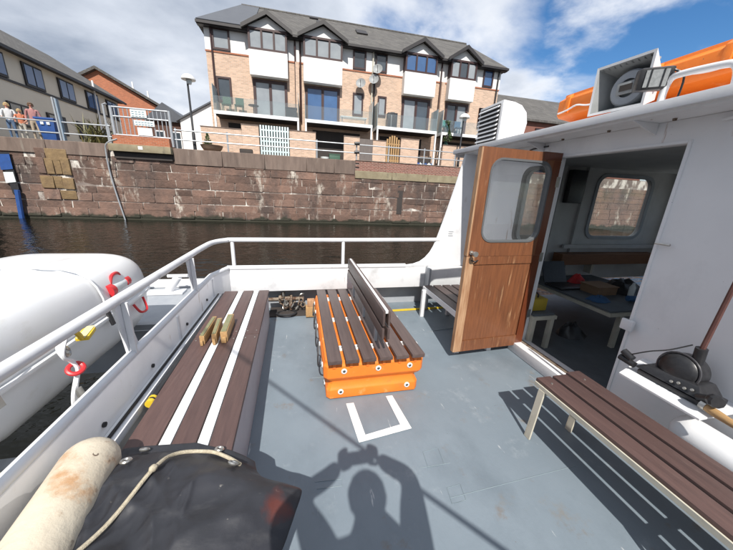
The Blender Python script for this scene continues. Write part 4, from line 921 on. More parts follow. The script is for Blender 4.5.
for y_ in (1.15, 1.55, 1.95, 2.35, 2.7): MB().hexa([(2.60, y_, 2.425), (2.65, y_, 2.425), (2.65, y_ + .05, 2.425), (2.60, y_ + .05, 2.425), (2.612, y_, 2.57), (2.65, y_, 2.60), (2.65, y_ + .05, 2.60), (2.612, y_ + .05, 2.57)]).build('moulded_rib', ORANGE, rf1, bevel=.006)
MB().tube(smooth_path([(2.60, 1.0 + .1 * k, 2.47 - .035 * abs(math.sin(k * .785))) for k in range(19)], 3), .008, 6).build('grab_line', WSTRIP, rf1, smooth=True)
# loudspeaker horn
hs = thing('loudspeaker_horn', 'white square loudspeaker horn on the cabin roof edge', 'loudspeaker', (2.4, 2.0, 2.17))
fc = Vector((2.26, 1.93, 2.40)); ax = Vector((-.985, -.12, -.02)).normalized(); sx = Vector((0, 0, 1)).cross(ax).normalized(); sz = ax.cross(sx)
xh = lambda p: fc + sx * p.x + ax * p.y + sz * p.z
def frust(m, w0, h0, w1, h1, y0, y1):
    a = [(-w0, y0, -h0), (w0, y0, -h0), (w0, y0, h0), (-w0, y0, h0)]; b = [(-w1, y1, -h1), (w1, y1, -h1), (w1, y1, h1), (-w1, y1, h1)]
    m.add(a + b, [(i, (i + 1) % 4, 4 + (i + 1) % 4, 4 + i) for i in range(4)]); return m
m = MB(xh); frust(m, .185, .165, .10, .085, 0, -.26); m.m = 1; frust(m, .168, .148, .085, .07, -.001, -.25)
m.m = 0; o4 = [(-.185, 0, -.165), (.185, 0, -.165), (.185, 0, .165), (-.185, 0, .165)]; i4 = [(-.168, -.001, -.148), (.168, -.001, -.148), (.168, -.001, .148), (-.168, -.001, .148)]
m.add(o4 + i4, [(i, (i + 1) % 4, 4 + (i + 1) % 4, 4 + i) for i in range(4)])
m.add([(-.10, -.26, -.085), (.10, -.26, -.085), (.10, -.26, .085), (-.10, -.26, .085)], [(0, 1, 2, 3)])
m.build('flare', [WHITE, HORN], hs, recalc=False)
for k in range(9): MB(xh).box(-.15 + k * .037, -.147 + k * .037, -.12, -.01, .134, .147).build('fin', HORN, hs)
MB(xh).lathe([(.112, 0), (.118, .02), (.118, .11), (.105, .125), (.06, .127), (.06, .10)], (.03, -.17, -.015), (0, 1, 0), 28).build('driver', GREYPAINT, hs, smooth=True)
MB(xh).box(-.03, .09, -.044, -.028, -.055, .025).build('driver_slot_frame', HORN, hs, bevel=.006); MB(xh).box(-.01, .07, -.0275, -.025, -.035, .005).build('driver_slot', DARK, hs)
box('mount', GREYPAINT, hs, 2.30, 2.36, 1.88, 1.98, 2.168, 2.235); box('mount', GREYPAINT, hs, 2.42, 2.5, 1.95, 2.08, 2.168, 2.33)
# floodlight
fl = thing('floodlight', 'small black floodlight on the roof edge beside the loudspeaker', 'floodlight', (2.2, 1.75, 2.17))
fc2 = Vector((2.15, 1.62, 2.335)); ax2 = Vector((-.6, -.8, -.15)).normalized(); s2x = Vector((0, 0, 1)).cross(ax2).normalized(); s2z = ax2.cross(s2x)
xf2 = lambda p: fc2 + s2x * p.x + ax2 * p.y + s2z * p.z
MB(xf2).box(-.085, .085, -.06, .03, -.062, .062).build('housing', BLACKP, fl, bevel=.018)
MB(xf2).box(-.055, .055, .031, .036, -.045, .045).build('lens', mat('lamp_lens', (.32, .33, .33), (.22, .23, .23), 60, rough=.15), fl)
for x_ in (-.03, .03): MB(xf2).box(x_ - .003, x_ + .003, .0365, .041, -.05, .05).build('guard_bar', BLACKP, fl)
MB().bar(fc2 + Vector((.03, .02, -.06)), fc2 + Vector((.03, .02, -.175)), .03, .012).build('bracket', STEEL, fl)
MB().tube(smooth_path([fc2 + Vector((.03, -.08, .03)), fc2 + Vector((.06, -.12, -.02)), fc2 + Vector((.08, -.10, -.16))], 5), .006, 6).build('cable', BLACKP, fl)
gr = thing('grab_rail', 'white bent tube grab rail on the cabin roof edge', 'rail', (2.2, 1.2, 2.17))
MB().tube(smooth_path([(2.2, 1.58, 2.168), (2.2, 1.58, 2.26), (2.2, 1.56, 2.325), (2.2, 1.5, 2.335), (2.2, 1.32, 2.318), (2.2, 1.275, 2.30), (2.2, 1.255, 2.25), (2.2, 1.25, 2.168)], 6), .019, 10).build('tube', WHITE, gr, smooth=True)
for y_ in (1.58, 1.25): MB().lathe([(.035, 0), (.035, .008)], (2.2, y_, 2.169), n=12).build('foot', WHITE, gr)

# ------------------------------------------------------------------ benches and gear on the deck
def long_slat(name, mt, parent, x0, x1, y0, y1, z0, z1, skew=0.0, bevel=.005):
    return MB().hexa([(x0, y0, z0), (x1, y0, z0), (x1 + skew, y1, z0), (x0 + skew, y1, z0), (x0, y0, z1), (x1, y0, z1), (x1 + skew, y1, z1), (x0 + skew, y1, z1)]).build(name, mt, parent, bevel=bevel)
# orange float bench in the middle
OB0, OB1 = 1.87, 3.33
ob = thing('float_bench', 'orange float bench with brown slats and a central backrest', 'bench', (.57, 2.6, 0))
_t = profile_float('orange_float', 'x', .146, .952, OB0, OB1, .002, .352)
body = _t.children[0]; body.parent = ob; body.location = WL[body.name] - wl(ob); body.name = 'float_body'; WL['float_body'] = body.location + wl(ob); bpy.data.objects.remove(_t)
ST = .402
for k in range(6):
    x0_ = .172 + k * .1295
    long_slat('slat', SLATD, ob, x0_, x0_ + .104, 1.81, 3.36, ST - .032, ST, 0)
for y_ in (2.02, 2.55, 3.1): box('bearer', WSTRIP, ob, .20, .95, y_, y_ + .035, .348, ST - .033)
for k in range(5):
    for y_ in (2.035, 2.565, 3.115): MB().lathe([(.011, 0), (.011, .02)], (.172 + k * .1295 + .117, y_, .368), n=8).build('spacer', WSTRIP, ob)
# ribs on the ends under the slats
for k in range(6): box('moulded_rib', ORANGE, ob, .21 + k * .13, .235 + k * .13, 1.862, 1.90, .30, .366, bevel=.004)
rgr = MB
def toggle(c, ax):
    o = MB().torus(c, ax, .016, .008, 12, 6).build('rope_collar', SIGNW, ob); MB().lathe([(.010, -.005), (.011, .006), (.004, .012)], c, ax, 8).build('rope_knot', RUBBER, o)
for x_ in (.30, .57, .83): toggle((x_, OB0 - .002, .27), (0, -1, 0))
for x_ in (.28, .83): toggle((x_, OB0 + .02, .07), (0, -1, 0))
for y_ in (1.98, 2.3, 2.65, 3.0, 3.25): toggle((.144, y_, .27), (-1, 0, 0)); toggle((.166, y_ + .05, .07), (-1, 0, 0))
ys = [1.98, 2.3, 2.65, 3.0, 3.25]
for a, b in zip(ys, ys[1:]): MB().tube(smooth_path([(.132, a, .27), (.122, a + .08, .20), (.118, (a + b) / 2, .175), (.122, b - .08, .20), (.132, b, .27)], 5), .007, 6).build('grab_line', RUBBER, ob)
# backrest
XBK = .585
for y_ in (2.05, 2.52, 3.08): box('backrest_post', GALV, ob, XBK - .009, XBK + .011, y_, y_ + .032, ST + .001, .762)
for (xa, xb) in ((XBK - .028, XBK - .010), (XBK + .012, XBK + .030)):
    for (za, zb) in ((.56, .645), (.668, .782)): box('backrest_board', SLATD, ob, xa, xb, 1.79, 3.40, za, zb, bevel=.004)
box('backrest_glare_cap', WSTRIP, ob, XBK - .009, XBK + .011, 1.80, 3.39, .763, .785)  # white cap; glare along the top edge is put into its colour
# white marking on the deck in front of it
P_ = [D(350, 405), D(362, 442), D(409, 428), D(389, 398)]
mk = MB()
w_ = .055
mk.add([(.315, 1.83, .0045), (.375, 1.83, .0045), (.40, 1.515, .0045), (.345, 1.46, .0045)], [(3, 2, 1, 0)])
mk.add([(.345, 1.4595, .0045), (.40, 1.5145, .0045), (.665, 1.56, .0045), (.735, 1.512, .0045)], [(3, 2, 1, 0)])
mk.add([(.665, 1.5605, .0045), (.735, 1.5125, .0045), (.70, 1.86, .0045), (.645, 1.86, .0045)], [(0, 1, 2, 3)])
mk.build('deck_marking', MARK, boat)
# left locker bench
LZ = .42
lbn = thing('locker_bench', 'brown and white slatted locker bench along the stern bulwark', 'bench', (-.6, 1.6, 0))
Y0b, Yj, Y1b = -.6, 2.28, 3.36
def xs_(y): return -.045 * (y - 1.2) / 2.1      # slight skew of the bench to the bulwark
def lsl(name, mt, a, b, y0, y1, z1, th=.03): 
    return MB().hexa([(a + xs_(y0), y0, z1 - th), (b + xs_(y0), y0, z1 - th), (b + xs_(y1), y1, z1 - th), (a + xs_(y1), y1, z1 - th), (a + xs_(y0), y0, z1), (b + xs_(y0), y0, z1), (b + xs_(y1), y1, z1), (a + xs_(y1), y1, z1)]).build(name, mt, lbn, bevel=.004)
for (a, b) in ((-.815, -.676), (-.612, -.506), (-.442, -.335)):
    for (y0, y1) in ((Y0b, Yj - .003), (Yj + .003, Y1b)): lsl('slat', SLAT, a, b, y0, y1, LZ)
for (a, b) in ((-.670, -.618), (-.500, -.448)): lsl('white_slat', WSTRIP, a, b, Y0b, Y1b, LZ - .003)
lsl('front_panel', mat('locker_grey', (.46, .45, .48), (.40, .39, .42), 5, rough=.5), -.375, -.345, Y0b, Y1b - .02, LZ - .032, LZ - .034)
lsl('locker_body', WHITE2, -.80, -.38, Y0b, Y1b - .02, LZ - .032, LZ - .034)
for y_ in (2.22, 2.34):
    for x_ in (-.79, -.69, -.60, -.52, -.43, -.36): MB().lathe([(.006, 0), (.005, .004)], (x_ + xs_(y_), y_, LZ - .0005), n=8).build('screw', STEEL, lbn)
# boat hook lying between bench and bulwark
bh = thing('boat_hook', 'black pole with yellow tape lying between bench and bulwark', 'pole', (-.86, 2.4, .36))
MB().tube([(-.846, 1.56, .40), (-.862, 3.3, .40)], .021, 10).build('shaft', BLACKP, bh, smooth=True); MB().tube([(-.846, 1.552, .40), (-.846, 1.575, .40)], .0235, 10).build('tape_band', YELLOW, bh, smooth=True); MB().tube([(-.8465, 1.59, .40), (-.8465, 1.605, .40)], .0235, 10).build('tape_band', YELLOW, bh, smooth=True)
# wooden blocks on the bench
def wblock(label, x, y, ang, ln, wd, ht, mt2):
    t = thing('wooden_block', label, 'block', (x, y, LZ)); c, s = math.cos(ang), math.sin(ang)
    xf = lambda p: Vector((x + p.x * c - p.y * s, y + p.x * s + p.y * c, LZ + .002 + p.z))
    MB(xf).box(-wd / 2, wd / 2, -ln / 2, ln / 2, 0, ht).build('timber', WOODL, t, bevel=.004)
    if mt2: MB(xf).box(-wd / 2 + .006, wd / 2 - .006, -ln / 2 + .006, ln / 2 - .03, ht + .001, ht + .006).build('felt_pad', mt2, t)
    MB(xf).box(-wd / 2 + .008, wd / 2 - .008, -ln / 2 - .02, -ln / 2 - .001, .0, ht * .55).build('tenon', WOODL, t, bevel=.003)
wblock('wooden block with green top on the slatted bench, nearest the aisle', -.605, 2.34, .05, .34, .05, .085, GREENP)
wblock('wooden block with green top on the slatted bench, middle of three', -.675, 2.30, .10, .30, .035, .08, GREENP)
wblock('pale wooden block on the slatted bench, nearest the bulwark', -.745, 2.33, .0, .36, .035, .07, GREENP)
# right bench
RZ = .42
rb = thing('slatted_bench', 'long brown slatted bench with cream legs by the cabin wall', 'bench', (1.75, .6, 0))
for k, (a, b) in enumerate(((1.555, 1.668), (1.69, 1.803), (1.825, 1.938))): long_slat('slat', SLAT, rb, a, b, -.7, 1.385 + .02 * (k == 2), RZ - .03, RZ, 0)
box('front_angle', CREAM, rb, 1.545, 1.554, -.7, 1.38, RZ - .05, RZ - .022); box('front_angle', CREAM, rb, 1.554, 1.60, -.7, 1.38, RZ - .05, RZ - .042)
box('back_angle', CREAM, rb, 1.90, 1.945, -.7, 1.39, RZ - .04, RZ - .032)
for y_ in (1.29, .35, -.55):
    box('cross_bearer', CREAM, rb, 1.56, 1.93, y_, y_ + .035, RZ - .075, RZ - .052)
    for (xa, xb) in ((1.512, 1.552), (1.86, 1.90)):
        lx = xa - (.0 if xa < 1.6 else 0); MB().hexa([(xa - .012, y_ - .012, .002), (xa + .012 - .012, y_ - .012, .002), (xa + .012 - .012, y_ + .033, .002), (xa - .012, y_ + .033, .002), (xa + .03, y_, RZ - .05), (xa + .042, y_, RZ - .05), (xa + .042, y_ + .045, RZ - .05), (xa + .03, y_ + .045, RZ - .05)]).build('leg', CREAM, rb)
for y_ in (1.31, .37): MB().lathe([(.007, 0), (.006, .004)], (1.61, y_, RZ - .0005), n=8).build('bolt', STEEL, rb); MB().lathe([(.007, 0), (.006, .004)], (1.88, y_, RZ - .0005), n=8).build('bolt', STEEL, rb)
# small bench behind the door
sbn = thing('slatted_bench', 'small dark slatted bench behind the open wooden door', 'bench', (1.9, 2.9, 0))
for a in (1.60, 1.735, 1.87, 2.005, 2.14): long_slat('slat', SLATD, sbn, a, a + .11, 2.40, 3.40, .375, .405)
box('edge_rail', WHITE2, sbn, 1.585, 1.598, 2.40, 3.39, .34, .40)
for y_ in (2.39, 3.3):
    for x_ in (1.57, 1.95): box('leg', WHITE, sbn, x_ - .03, x_ + .02, y_ - .02, y_ + .02, .002, .374)
    box('cross_bearer', WHITE2, sbn, 1.6, 2.25, y_ + .022, y_ + .05, .33, .374)
tag(MB().bar((1.02, 3.50, .012), (2.15, 3.53, .012), .03, .016).bar((1.0, 3.47, .016), (1.2, 3.475, .016), .06, .02).build('yellow_batten', YELLOW), 'thin yellow batten lying on the deck below the small bench', 'batten')
# white roll behind the right bench
wr = thing('rolled_cover', 'white padded roll lying between the slatted bench and cabin wall', 'cover', (2.12, .4, .2))
MB().lathe([(.03, -.02), (.07, 0), (.088, .03), (.09, .08), (.09, 1.35), (.07, 1.4)], (2.12, .92, .37), (0.0, -1, -.02), 20).build('roll', WHITE, wr, smooth=True); box('support', WHITE2, wr, 2.06, 2.29, .1, .6, .24, .275); MB().bar((2.2, .5, .0), (2.2, .5, .24), .04, .04, (0, 1, 0)).build('support_leg', WHITE2, wr)
# machine on its shelf
sf = thing('wall_shelf', 'small white bracket shelf on the cabin wall under the black machine', 'shelf', (2.2, 1.0, .55))
MB().hexa([(1.94, .78, .558), (2.298, .78, .558), (2.298, 1.28, .558), (1.94, 1.17, .558), (1.94, .78, .568), (2.298, .78, .568), (2.298, 1.28, .568), (1.94, 1.17, .568)]).build('shelf_plate', WHITE, sf)
MB().hexa([(2.1, .97, .5575), (2.298, .97, .5575), (2.298, .985, .5575), (2.1, .985, .5575), (2.28, .97, .40), (2.298, .97, .40), (2.298, .985, .40), (2.28, .985, .40)]).build('bracket', WHITE2, sf)
mc = thing('black_machine', 'black hand-cranked machine with a wooden handle on the white shelf', 'machine', (2.15, 1.0, .57))
MB().box(2.05, 2.24, .83, 1.15, .570, .600).build('base_plate', BLACKP, mc, bevel=.008)
MB().hexa([(2.04, .84, .606), (2.22, .84, .606), (2.22, 1.17, .606), (2.04, 1.17, .606), (2.07, .88, .67), (2.20, .88, .67), (2.20, 1.12, .65), (2.07, 1.12, .65)]).build('gear_case', BLACKP, mc, bevel=.012)
MB().lathe([(.05, -.075), (.088, -.065), (.096, -.05), (.096, .03), (.085, .05), (.06, .062), (.03, .07), (.002, .072)], (2.14, 1.0, .685), (-1, .0, .12), 30).build('drum_cover', BLACKP, mc, smooth=True)
MB().torus((2.10, 1.0, .69), (-1, 0, .12), .097, .006, 26, 6).build('drum_rim', mat('satin_black', (.05, .05, .055), rough=.25), mc, smooth=True)
MB().tube([(2.05, 1.19, .64), (2.05, 1.25, .665)], .022, 10).build('front_knob', BLACKP, mc, smooth=True); MB().tube([(2.05, 1.17, .61), (2.05, 1.26, .618)], .02, 10).build('front_knob', BLACKP, mc, smooth=True)
MB().tube([(2.05, .86, .62), (2.03, .79, .66)], .02, 8).build('crank_arm', BLACKP, mc); MB().lathe([(.028, 0), (.034, .012), (.034, .03), (.028, .042)], (2.02, .80, .66), (-.6, -.8, .2), 10).build('clamp_knob', BLACKP, mc)
MB().lathe([(.015, 0), (.02, .02), (.022, .05), (.018, .12), (.016, .16)], (2.03, .82, .60), (-.2, -1, 0), 12).build('wooden_handle', WOODL, mc, smooth=True); MB().tube([(2.03, .835, .60), (2.03, .812, .60)], .022, 10).build('ferrule', STEEL, mc)
MB().tube([(2.14, .955, .76), (2.13, .955, .85)], .026, 10).build('rod_socket', BLACKP, mc, smooth=True)
MB().tube([(2.135, .955, .84), (2.08, .90, 1.55)], [.013, .010], 8).build('rod', mat('rod_brown', (.13, .06, .05), (.09, .04, .035), 8, rough=.45), mc, smooth=True)
MB().tube(smooth_path([(2.05, 1.2, .67), (2.05, 1.12, .74), (2.07, 1.05, .79), (2.10, .98, .86)], 6), .004, 5).build('cable', RUBBER, mc)
for k in range(5): MB().lathe([(.009, 0), (.006, .006)], (2.045, .86 + .03 * k, .63 + .012 * (k % 2)), (-1, 0, .3), 8).build('screw', STEEL, mc)
# fender
fe = thing('fender', 'long cream boat fender with brown stains beside the black cover', 'fender', (-.82, .7, .5))
fd = Vector((.16, -1, .03)).normalized()
R0 = .096
prof = [(R0 * math.sin(a) + .001, R0 * (1 - math.cos(a)) * .95) for a in [i * math.pi / 2 / 7 for i in range(8)]] + [(R0, .25), (R0 * 1.015, .5), (R0, .75)] + [(R0 * math.cos(a) + .001, .75 + R0 * math.sin(a)) for a in [i * math.pi / 2 / 6 for i in range(1, 7)]]
MB().lathe(prof, (-.84, 1.16, .522), fd, 30).build('body', FENDER, fe, smooth=True)
MB().torus(Vector((-.84, 1.16, .522)) + fd * .13 + Vector((.050, 0, .078)), (.5, .2, .85), .007, .005, 12, 6).build('air_valve', RUST, fe)
# black cover
def cover():
    nx, ny = 120, 96; P = []; F = []
    from mathutils import noise as mn
    def ridge(a, b, c): return 1 - 2.6 * abs(mn.noise(Vector((a, b, c))))
    for j in range(ny + 1):
        v = j / ny
        for i in range(nx + 1):
            u = i / nx; x = -.86 + u * .60; amp = min(1, max(0, (v - .04) * 4))
            far = 1.215 - v * .95 + .012 * math.sin(u * 5 + 1) - .10 * max(0, u - .6) / .4 * (1 - v)
            h = LZ + .012 + .125 * (1 - math.exp(-max(0, v - .05) * 6)) * (1 - .30 * u)
            h += amp * (.035 * mn.noise(Vector((u * 3, v * 3, 2))) + .020 * ridge(u * 3.2 + v * 2.2, v * 1.6 - u * .8, 7) + .012 * ridge(u * 6 - v * 4, v * 3.5 + u * 2, 3) + .006 * ridge(u * 13 + v * 6, v * 8 - u * 5, 9))
            h += .006 * ridge(u * 8, v * 3, 5) * (1 - amp) * (v > .01)
            s = max(0, (u - .78) / .22); tip = math.exp(-abs((v - .27) / (.13 if v < .27 else .42)) ** 1.5)
            x += s * .225 * tip + .02 * s
            h -= s * s * (.19 - .12 * tip) * min(1, .35 + 2 * v)
            if u < .10: h -= (.10 - u) * .5
            if x < -.36: h = max(h, LZ + .006)
            P.append((x, far, h))
    n1 = nx + 1
    for j in range(ny):
        for i in range(nx): F.append((j * n1 + i, j * n1 + i + 1, (j + 1) * n1 + i + 1, (j + 1) * n1 + i))
    o = MB().add(P, F).build('cloth', TARP, cv, smooth=True, recalc=False)
    o.data.set_sharp_from_angle(angle=3.1)
    so = o.modifiers.new('thickness', 'SOLIDIFY'); so.thickness = .006; so.offset = 1
    su = o.modifiers.new('smooth', 'SUBSURF'); su.levels = 1; su.render_levels = 1
    def Pat(u, v): return Vector(P[round(v * ny) * n1 + round(u * nx)])
    return Pat
def red_stain(m, c, r):      # a worn red patch painted on the cover
    n = m.node_tree.nodes; l = m.node_tree.links; b = n['Principled BSDF']; g = n.new('ShaderNodeNewGeometry'); d = n.new('ShaderNodeVectorMath'); d.operation = 'DISTANCE'; d.inputs[1].default_value = c
    nz = n.new('ShaderNodeTexNoise'); nz.inputs['Scale'].default_value = 14; nz.inputs['Detail'].default_value = 6; l.new(g.outputs['Position'], nz.inputs[0]); l.new(g.outputs['Position'], d.inputs[0])
    a = n.new('ShaderNodeMath'); a.operation = 'MULTIPLY_ADD'; l.new(nz.outputs[0], a.inputs[0]); a.inputs[1].default_value = .16; l.new(d.outputs['Value'], a.inputs[2])
    mr = n.new('ShaderNodeMapRange'); mr.inputs[1].default_value = r + .10; mr.inputs[2].default_value = r + .05; l.new(a.outputs[0], mr.inputs[0])
    mx_ = n.new('ShaderNodeMix'); mx_.data_type = 'RGBA'; l.new(mr.outputs[0], mx_.inputs[0]); l.new(b.inputs['Base Color'].links[0].from_socket, mx_.inputs[6]); mx_.inputs[7].default_value = (.085, .02, .014, 1); l.new(mx_.outputs[2], b.inputs['Base Color'])
cv = thing('tarpaulin_cover', 'crumpled black tarpaulin cover with steel eyelets on the bench end', 'cover', (-.5, .8, LZ))
Pat = cover()
red_stain(TARP, Pat(.96, .36), .045)
for (u, v) in ((.27, .05), (.28, .19), (.79, .03), (.86, .17)):
    p = Pat(u, v); q = (Pat(min(1, u + .04), v) - p).cross(Pat(u, v + .05) - p).normalized()
    if q.z < 0: q = -q
    MB().torus(p + q * .016, q, .015, .006, 16, 6).build('eyelet', STEEL, cv, smooth=True)
rp = [Pat(.90, .13) + Vector((.0, .0, .012)), Pat(.84, .075) + Vector((0, .0, .016)), Pat(.74, .06) + Vector((0, 0, .018)), Pat(.56, .14) + Vector((0, 0, .018)), Pat(.50, .25) + Vector((0, 0, .016)), Pat(.40, .45) + Vector((0, 0, .016)), Pat(.26, .66) + Vector((0, 0, .016)), Pat(.16, .85) + Vector((0, 0, .018)), Pat(.12, .98) + Vector((0, 0, .018))]
rpt = thing('cream_rope', 'thin cream rope lying across the black tarpaulin', 'rope', rp[0])
MB().tube(smooth_path(rp, 8), .0075, 8).build('line', ROPE, rpt, smooth=True); MB().lathe([(.006, -.015), (.013, -.006), (.013, .006), (.006, .015)], rp[4] + Vector((0, 0, .003)), rp[5] - rp[3], 10).build('whipping', ROPE, rpt, smooth=True)

# ------------------------------------------------------------------ liferaft outside the stern rail
lr = thing('liferaft_canister', 'big white fibreglass liferaft canister outside the stern rail', 'liferaft', (-1.72, 2.0, .3))
RX, RY, RZc = -1.72, 1.73, .72
def pod(a, b, up_, h):   # half shell: half sizes a (x), b (y), height h
    P = []; F = []; nn, mm = 120, 16
    for i in range(mm + 1):
        ph = math.pi / 2 * i / mm; cp, sp2 = max(0, math.cos(ph)) ** .42, math.sin(ph) ** .72
        for j in range(nn):
            t = 2 * math.pi * j / nn; c, s = math.cos(t), math.sin(t)
            e = .33
            x = a * cp * math.copysign(abs(c) ** e, c); y = b * (1 - (1 - cp) * .7) * math.copysign(abs(s) ** e, s) if i < mm else 0
            if i == mm: x = 0; y = b * .3 * math.copysign(abs(s) ** e, s)
            # strap grooves across the top
            gz = 0
            for gy_ in (-.45, .32): gz -= .022 * math.exp(-((y - gy_) / .035) ** 2)
            P.append((RX + x, RY + y, RZc + up_ * (h * sp2 + (gz if i > 3 else 0)) + up_ * .012))
    for i in range(mm):
        for j in range(nn): F.append((i * nn + j, i * nn + (j + 1) % nn, (i + 1) * nn + (j + 1) % nn, (i + 1) * nn + j))
    F.append(tuple(mm * nn + j for j in range(nn)))
    return MB().add(P, F)
up_sh = pod(.46, 1.07, 1, .33).build('upper_shell', RAFT, lr, smooth=True); lo_sh = pod(.46, 1.07, -1, .33).build('lower_shell', RAFT, lr, smooth=True)
for o in (up_sh, lo_sh): o.data.set_sharp_from_angle(angle=R_(70))
fl_ = []
for j in range(48):
    t = 2 * math.pi * j / 48; c, s = math.cos(t), math.sin(t); fl_.append((RX + .485 * math.copysign(abs(c) ** .33, c), RY + 1.095 * math.copysign(abs(s) ** .33, s)))
MB().prism(fl_, RZc - .011, RZc + .011, 'z').build('flange', RAFT, lr, bevel=.004)
for gy_ in (-.45, .32):
    st = []
    for i in range(13):
        ph = math.pi * i / 12; cp, sp2 = abs(math.cos(ph)) ** .42, math.sin(ph) ** .72; st.append((RX - math.copysign(cp, math.cos(ph)) * .475, RY + gy_, RZc + .335 * sp2 + .012))
    MB().tube(st, .006, 6).build('lashing_strap', RAFT, lr, smooth=True)
    c_ = Vector((RX + .475, RY + gy_, RZc + .05)); MB().bar(c_, c_ + Vector((.02, .0, -.10)), .03, .012, (1, 0, 0)).build('buckle', RUBBER if gy_ > 0 else STEEL, lr)
MB().tube(smooth_path([(RX + .47, RY + .62, RZc - .03), (RX + .50, RY + .64, RZc - .10), (RX + .50, RY + .73, RZc - .11), (RX + .47, RY + .76, RZc - .02)], 5), .009, 6).build('lifting_loop', RED, lr, smooth=True)
for y_ in (1.25, 2.65):
    box('cradle_beam', GREYPAINT, lr, RX - .42, RX + .72, y_, y_ + .06, .33, .38); box('cradle_pad', RUBBER, lr, RX - .25, RX + .25, y_ - .01, y_ + .07, .382, .44)
MB().tube([(RX + .55, .3, .12), (RX + .55, 2.75, .12)], .025, 8).build('cradle_tube', CREAM, lr); MB().tube([(RX + .45, 2.40, .36), (RX + .75, 2.55, .44)], .02, 8).build('release_lever', RUBBER, lr)
for k in range(9): box('print_mark', RUBBER, lr, RX + .452, RX + .4612, RY - .42 + k * .014, RY - .410 + k * .014, RZc + .040, RZc + .047)
# red and white hand flare on the canister edge
hf = thing('signal_float', 'red and white cylinder tied to the liferaft edge above the rail', 'float', (RX + .42, 2.35, .85))
c0 = Vector((RX + .44, 2.14, .865)); c1 = Vector((RX + .40, 2.58, .865)); dd = (c1 - c0).normalized()
MB().tube([c0, c0 + dd * .05], .045, 14).build('red_cap', RED, hf, smooth=True); MB().tube([c0 + dd * .051, c0 + dd * .22], .036, 14).build('white_barrel', SIGNW, hf, smooth=True); MB().tube([c0 + dd * .221, c0 + dd * .27], .042, 14).build('red_cap', RED, hf, smooth=True)
MB().tube(smooth_path([c0 + dd * .06 + Vector((0, 0, .03)), c0 + dd * .10 + Vector((0, 0, .085)), c0 + dd * .18 + Vector((0, 0, .085)), c0 + dd * .22 + Vector((0, 0, .03))], 5), .011, 8).build('red_handle', RED, hf, smooth=True)
# hydrostatic release hanging at the rail
hr_ = thing('release_hook', 'steel shackle with white rope and red ring hanging below the stern rail', 'shackle', (-1.08, 1.45, .6))
hx = -1.12
for k in range(3): MB().tube(smooth_path([(hx + .012 * k, 1.50 + .01 * k, .90), (hx - .01 + .02 * k, 1.48 - .02 * k, .80), (hx + .03 - .01 * k, 1.50 + .015 * k, .70), (hx + .02, 1.47 - .01 * k, .58), (hx + .035 - .02 * k, 1.46, .46)], 6), .0085, 7).build('rope_strand', WSTRIP, hr_, smooth=True)
MB().torus((hx + .03, 1.49, .70), (.4, -.5, .8), .028, .011, 18, 8).build('red_ring', RED, hr_, smooth=True); MB().torus((hx, 1.49, .855), (.2, .9, .2), .022, .008, 14, 6).build('shackle', STEEL, hr_, smooth=True)
MB().torus((hx + .02, 1.48, .80), (.9, .2, .2), .02, .008, 14, 6).build('shackle', STEEL, hr_, smooth=True); MB().tube([(hx + .03, 1.47, .60), (hx + .05, 1.47, .52)], .016, 10).build('thimble', STEEL, hr_, smooth=True)
yt = thing('yellow_tag', 'yellow inspection tag tied to the liferaft release', 'tag', (hx + .02, 1.6, .82))
MB().bar((hx + .01, 1.60, .80), (hx - .005, 1.69, .815), .055, .02).build('label', YELLOW, yt, bevel=.004); MB().bar((hx + .012, 1.59, .8125), (hx - .003, 1.70, .8275), .035, .003).build('label_window', mat('cream_label', (.6, .55, .3), rough=.4), yt); MB().tube(smooth_path([(hx, 1.50, .86), (hx + .03, 1.54, .87), (hx + .01, 1.60, .805)], 5), .012, 8).build('loop', YELLOW, yt, smooth=True)
tag(MB().tube(smooth_path([(RX + .42, 1.12, .50), (RX + .52, 1.15, .46), (RX + .58, 1.18, .40), (RX + .66, 1.17, .36), (-1.0, 1.2, .32)], 6), .008, 7).build('lashing_rope', ROPE, smooth=True), 'short cream rope between the liferaft and the stern bulwark', 'rope')

# ------------------------------------------------------------------ raked spar on the near gunwale (its shadow crosses the deck)
ms = thing('raked_spar', 'slim grey spar raked up from the near gunwale behind the photographer', 'spar', (1.62, -.85, .65))
MB().tube([(1.66, -.85, .66), (-1.25, -.85, 4.07)], [.015, .012], 10).build('pole', GALV, ms, smooth=True)
box('deck_socket', GALV, ms, 1.6, 1.76, -.90, -.80, .652, .70, bevel=.006)

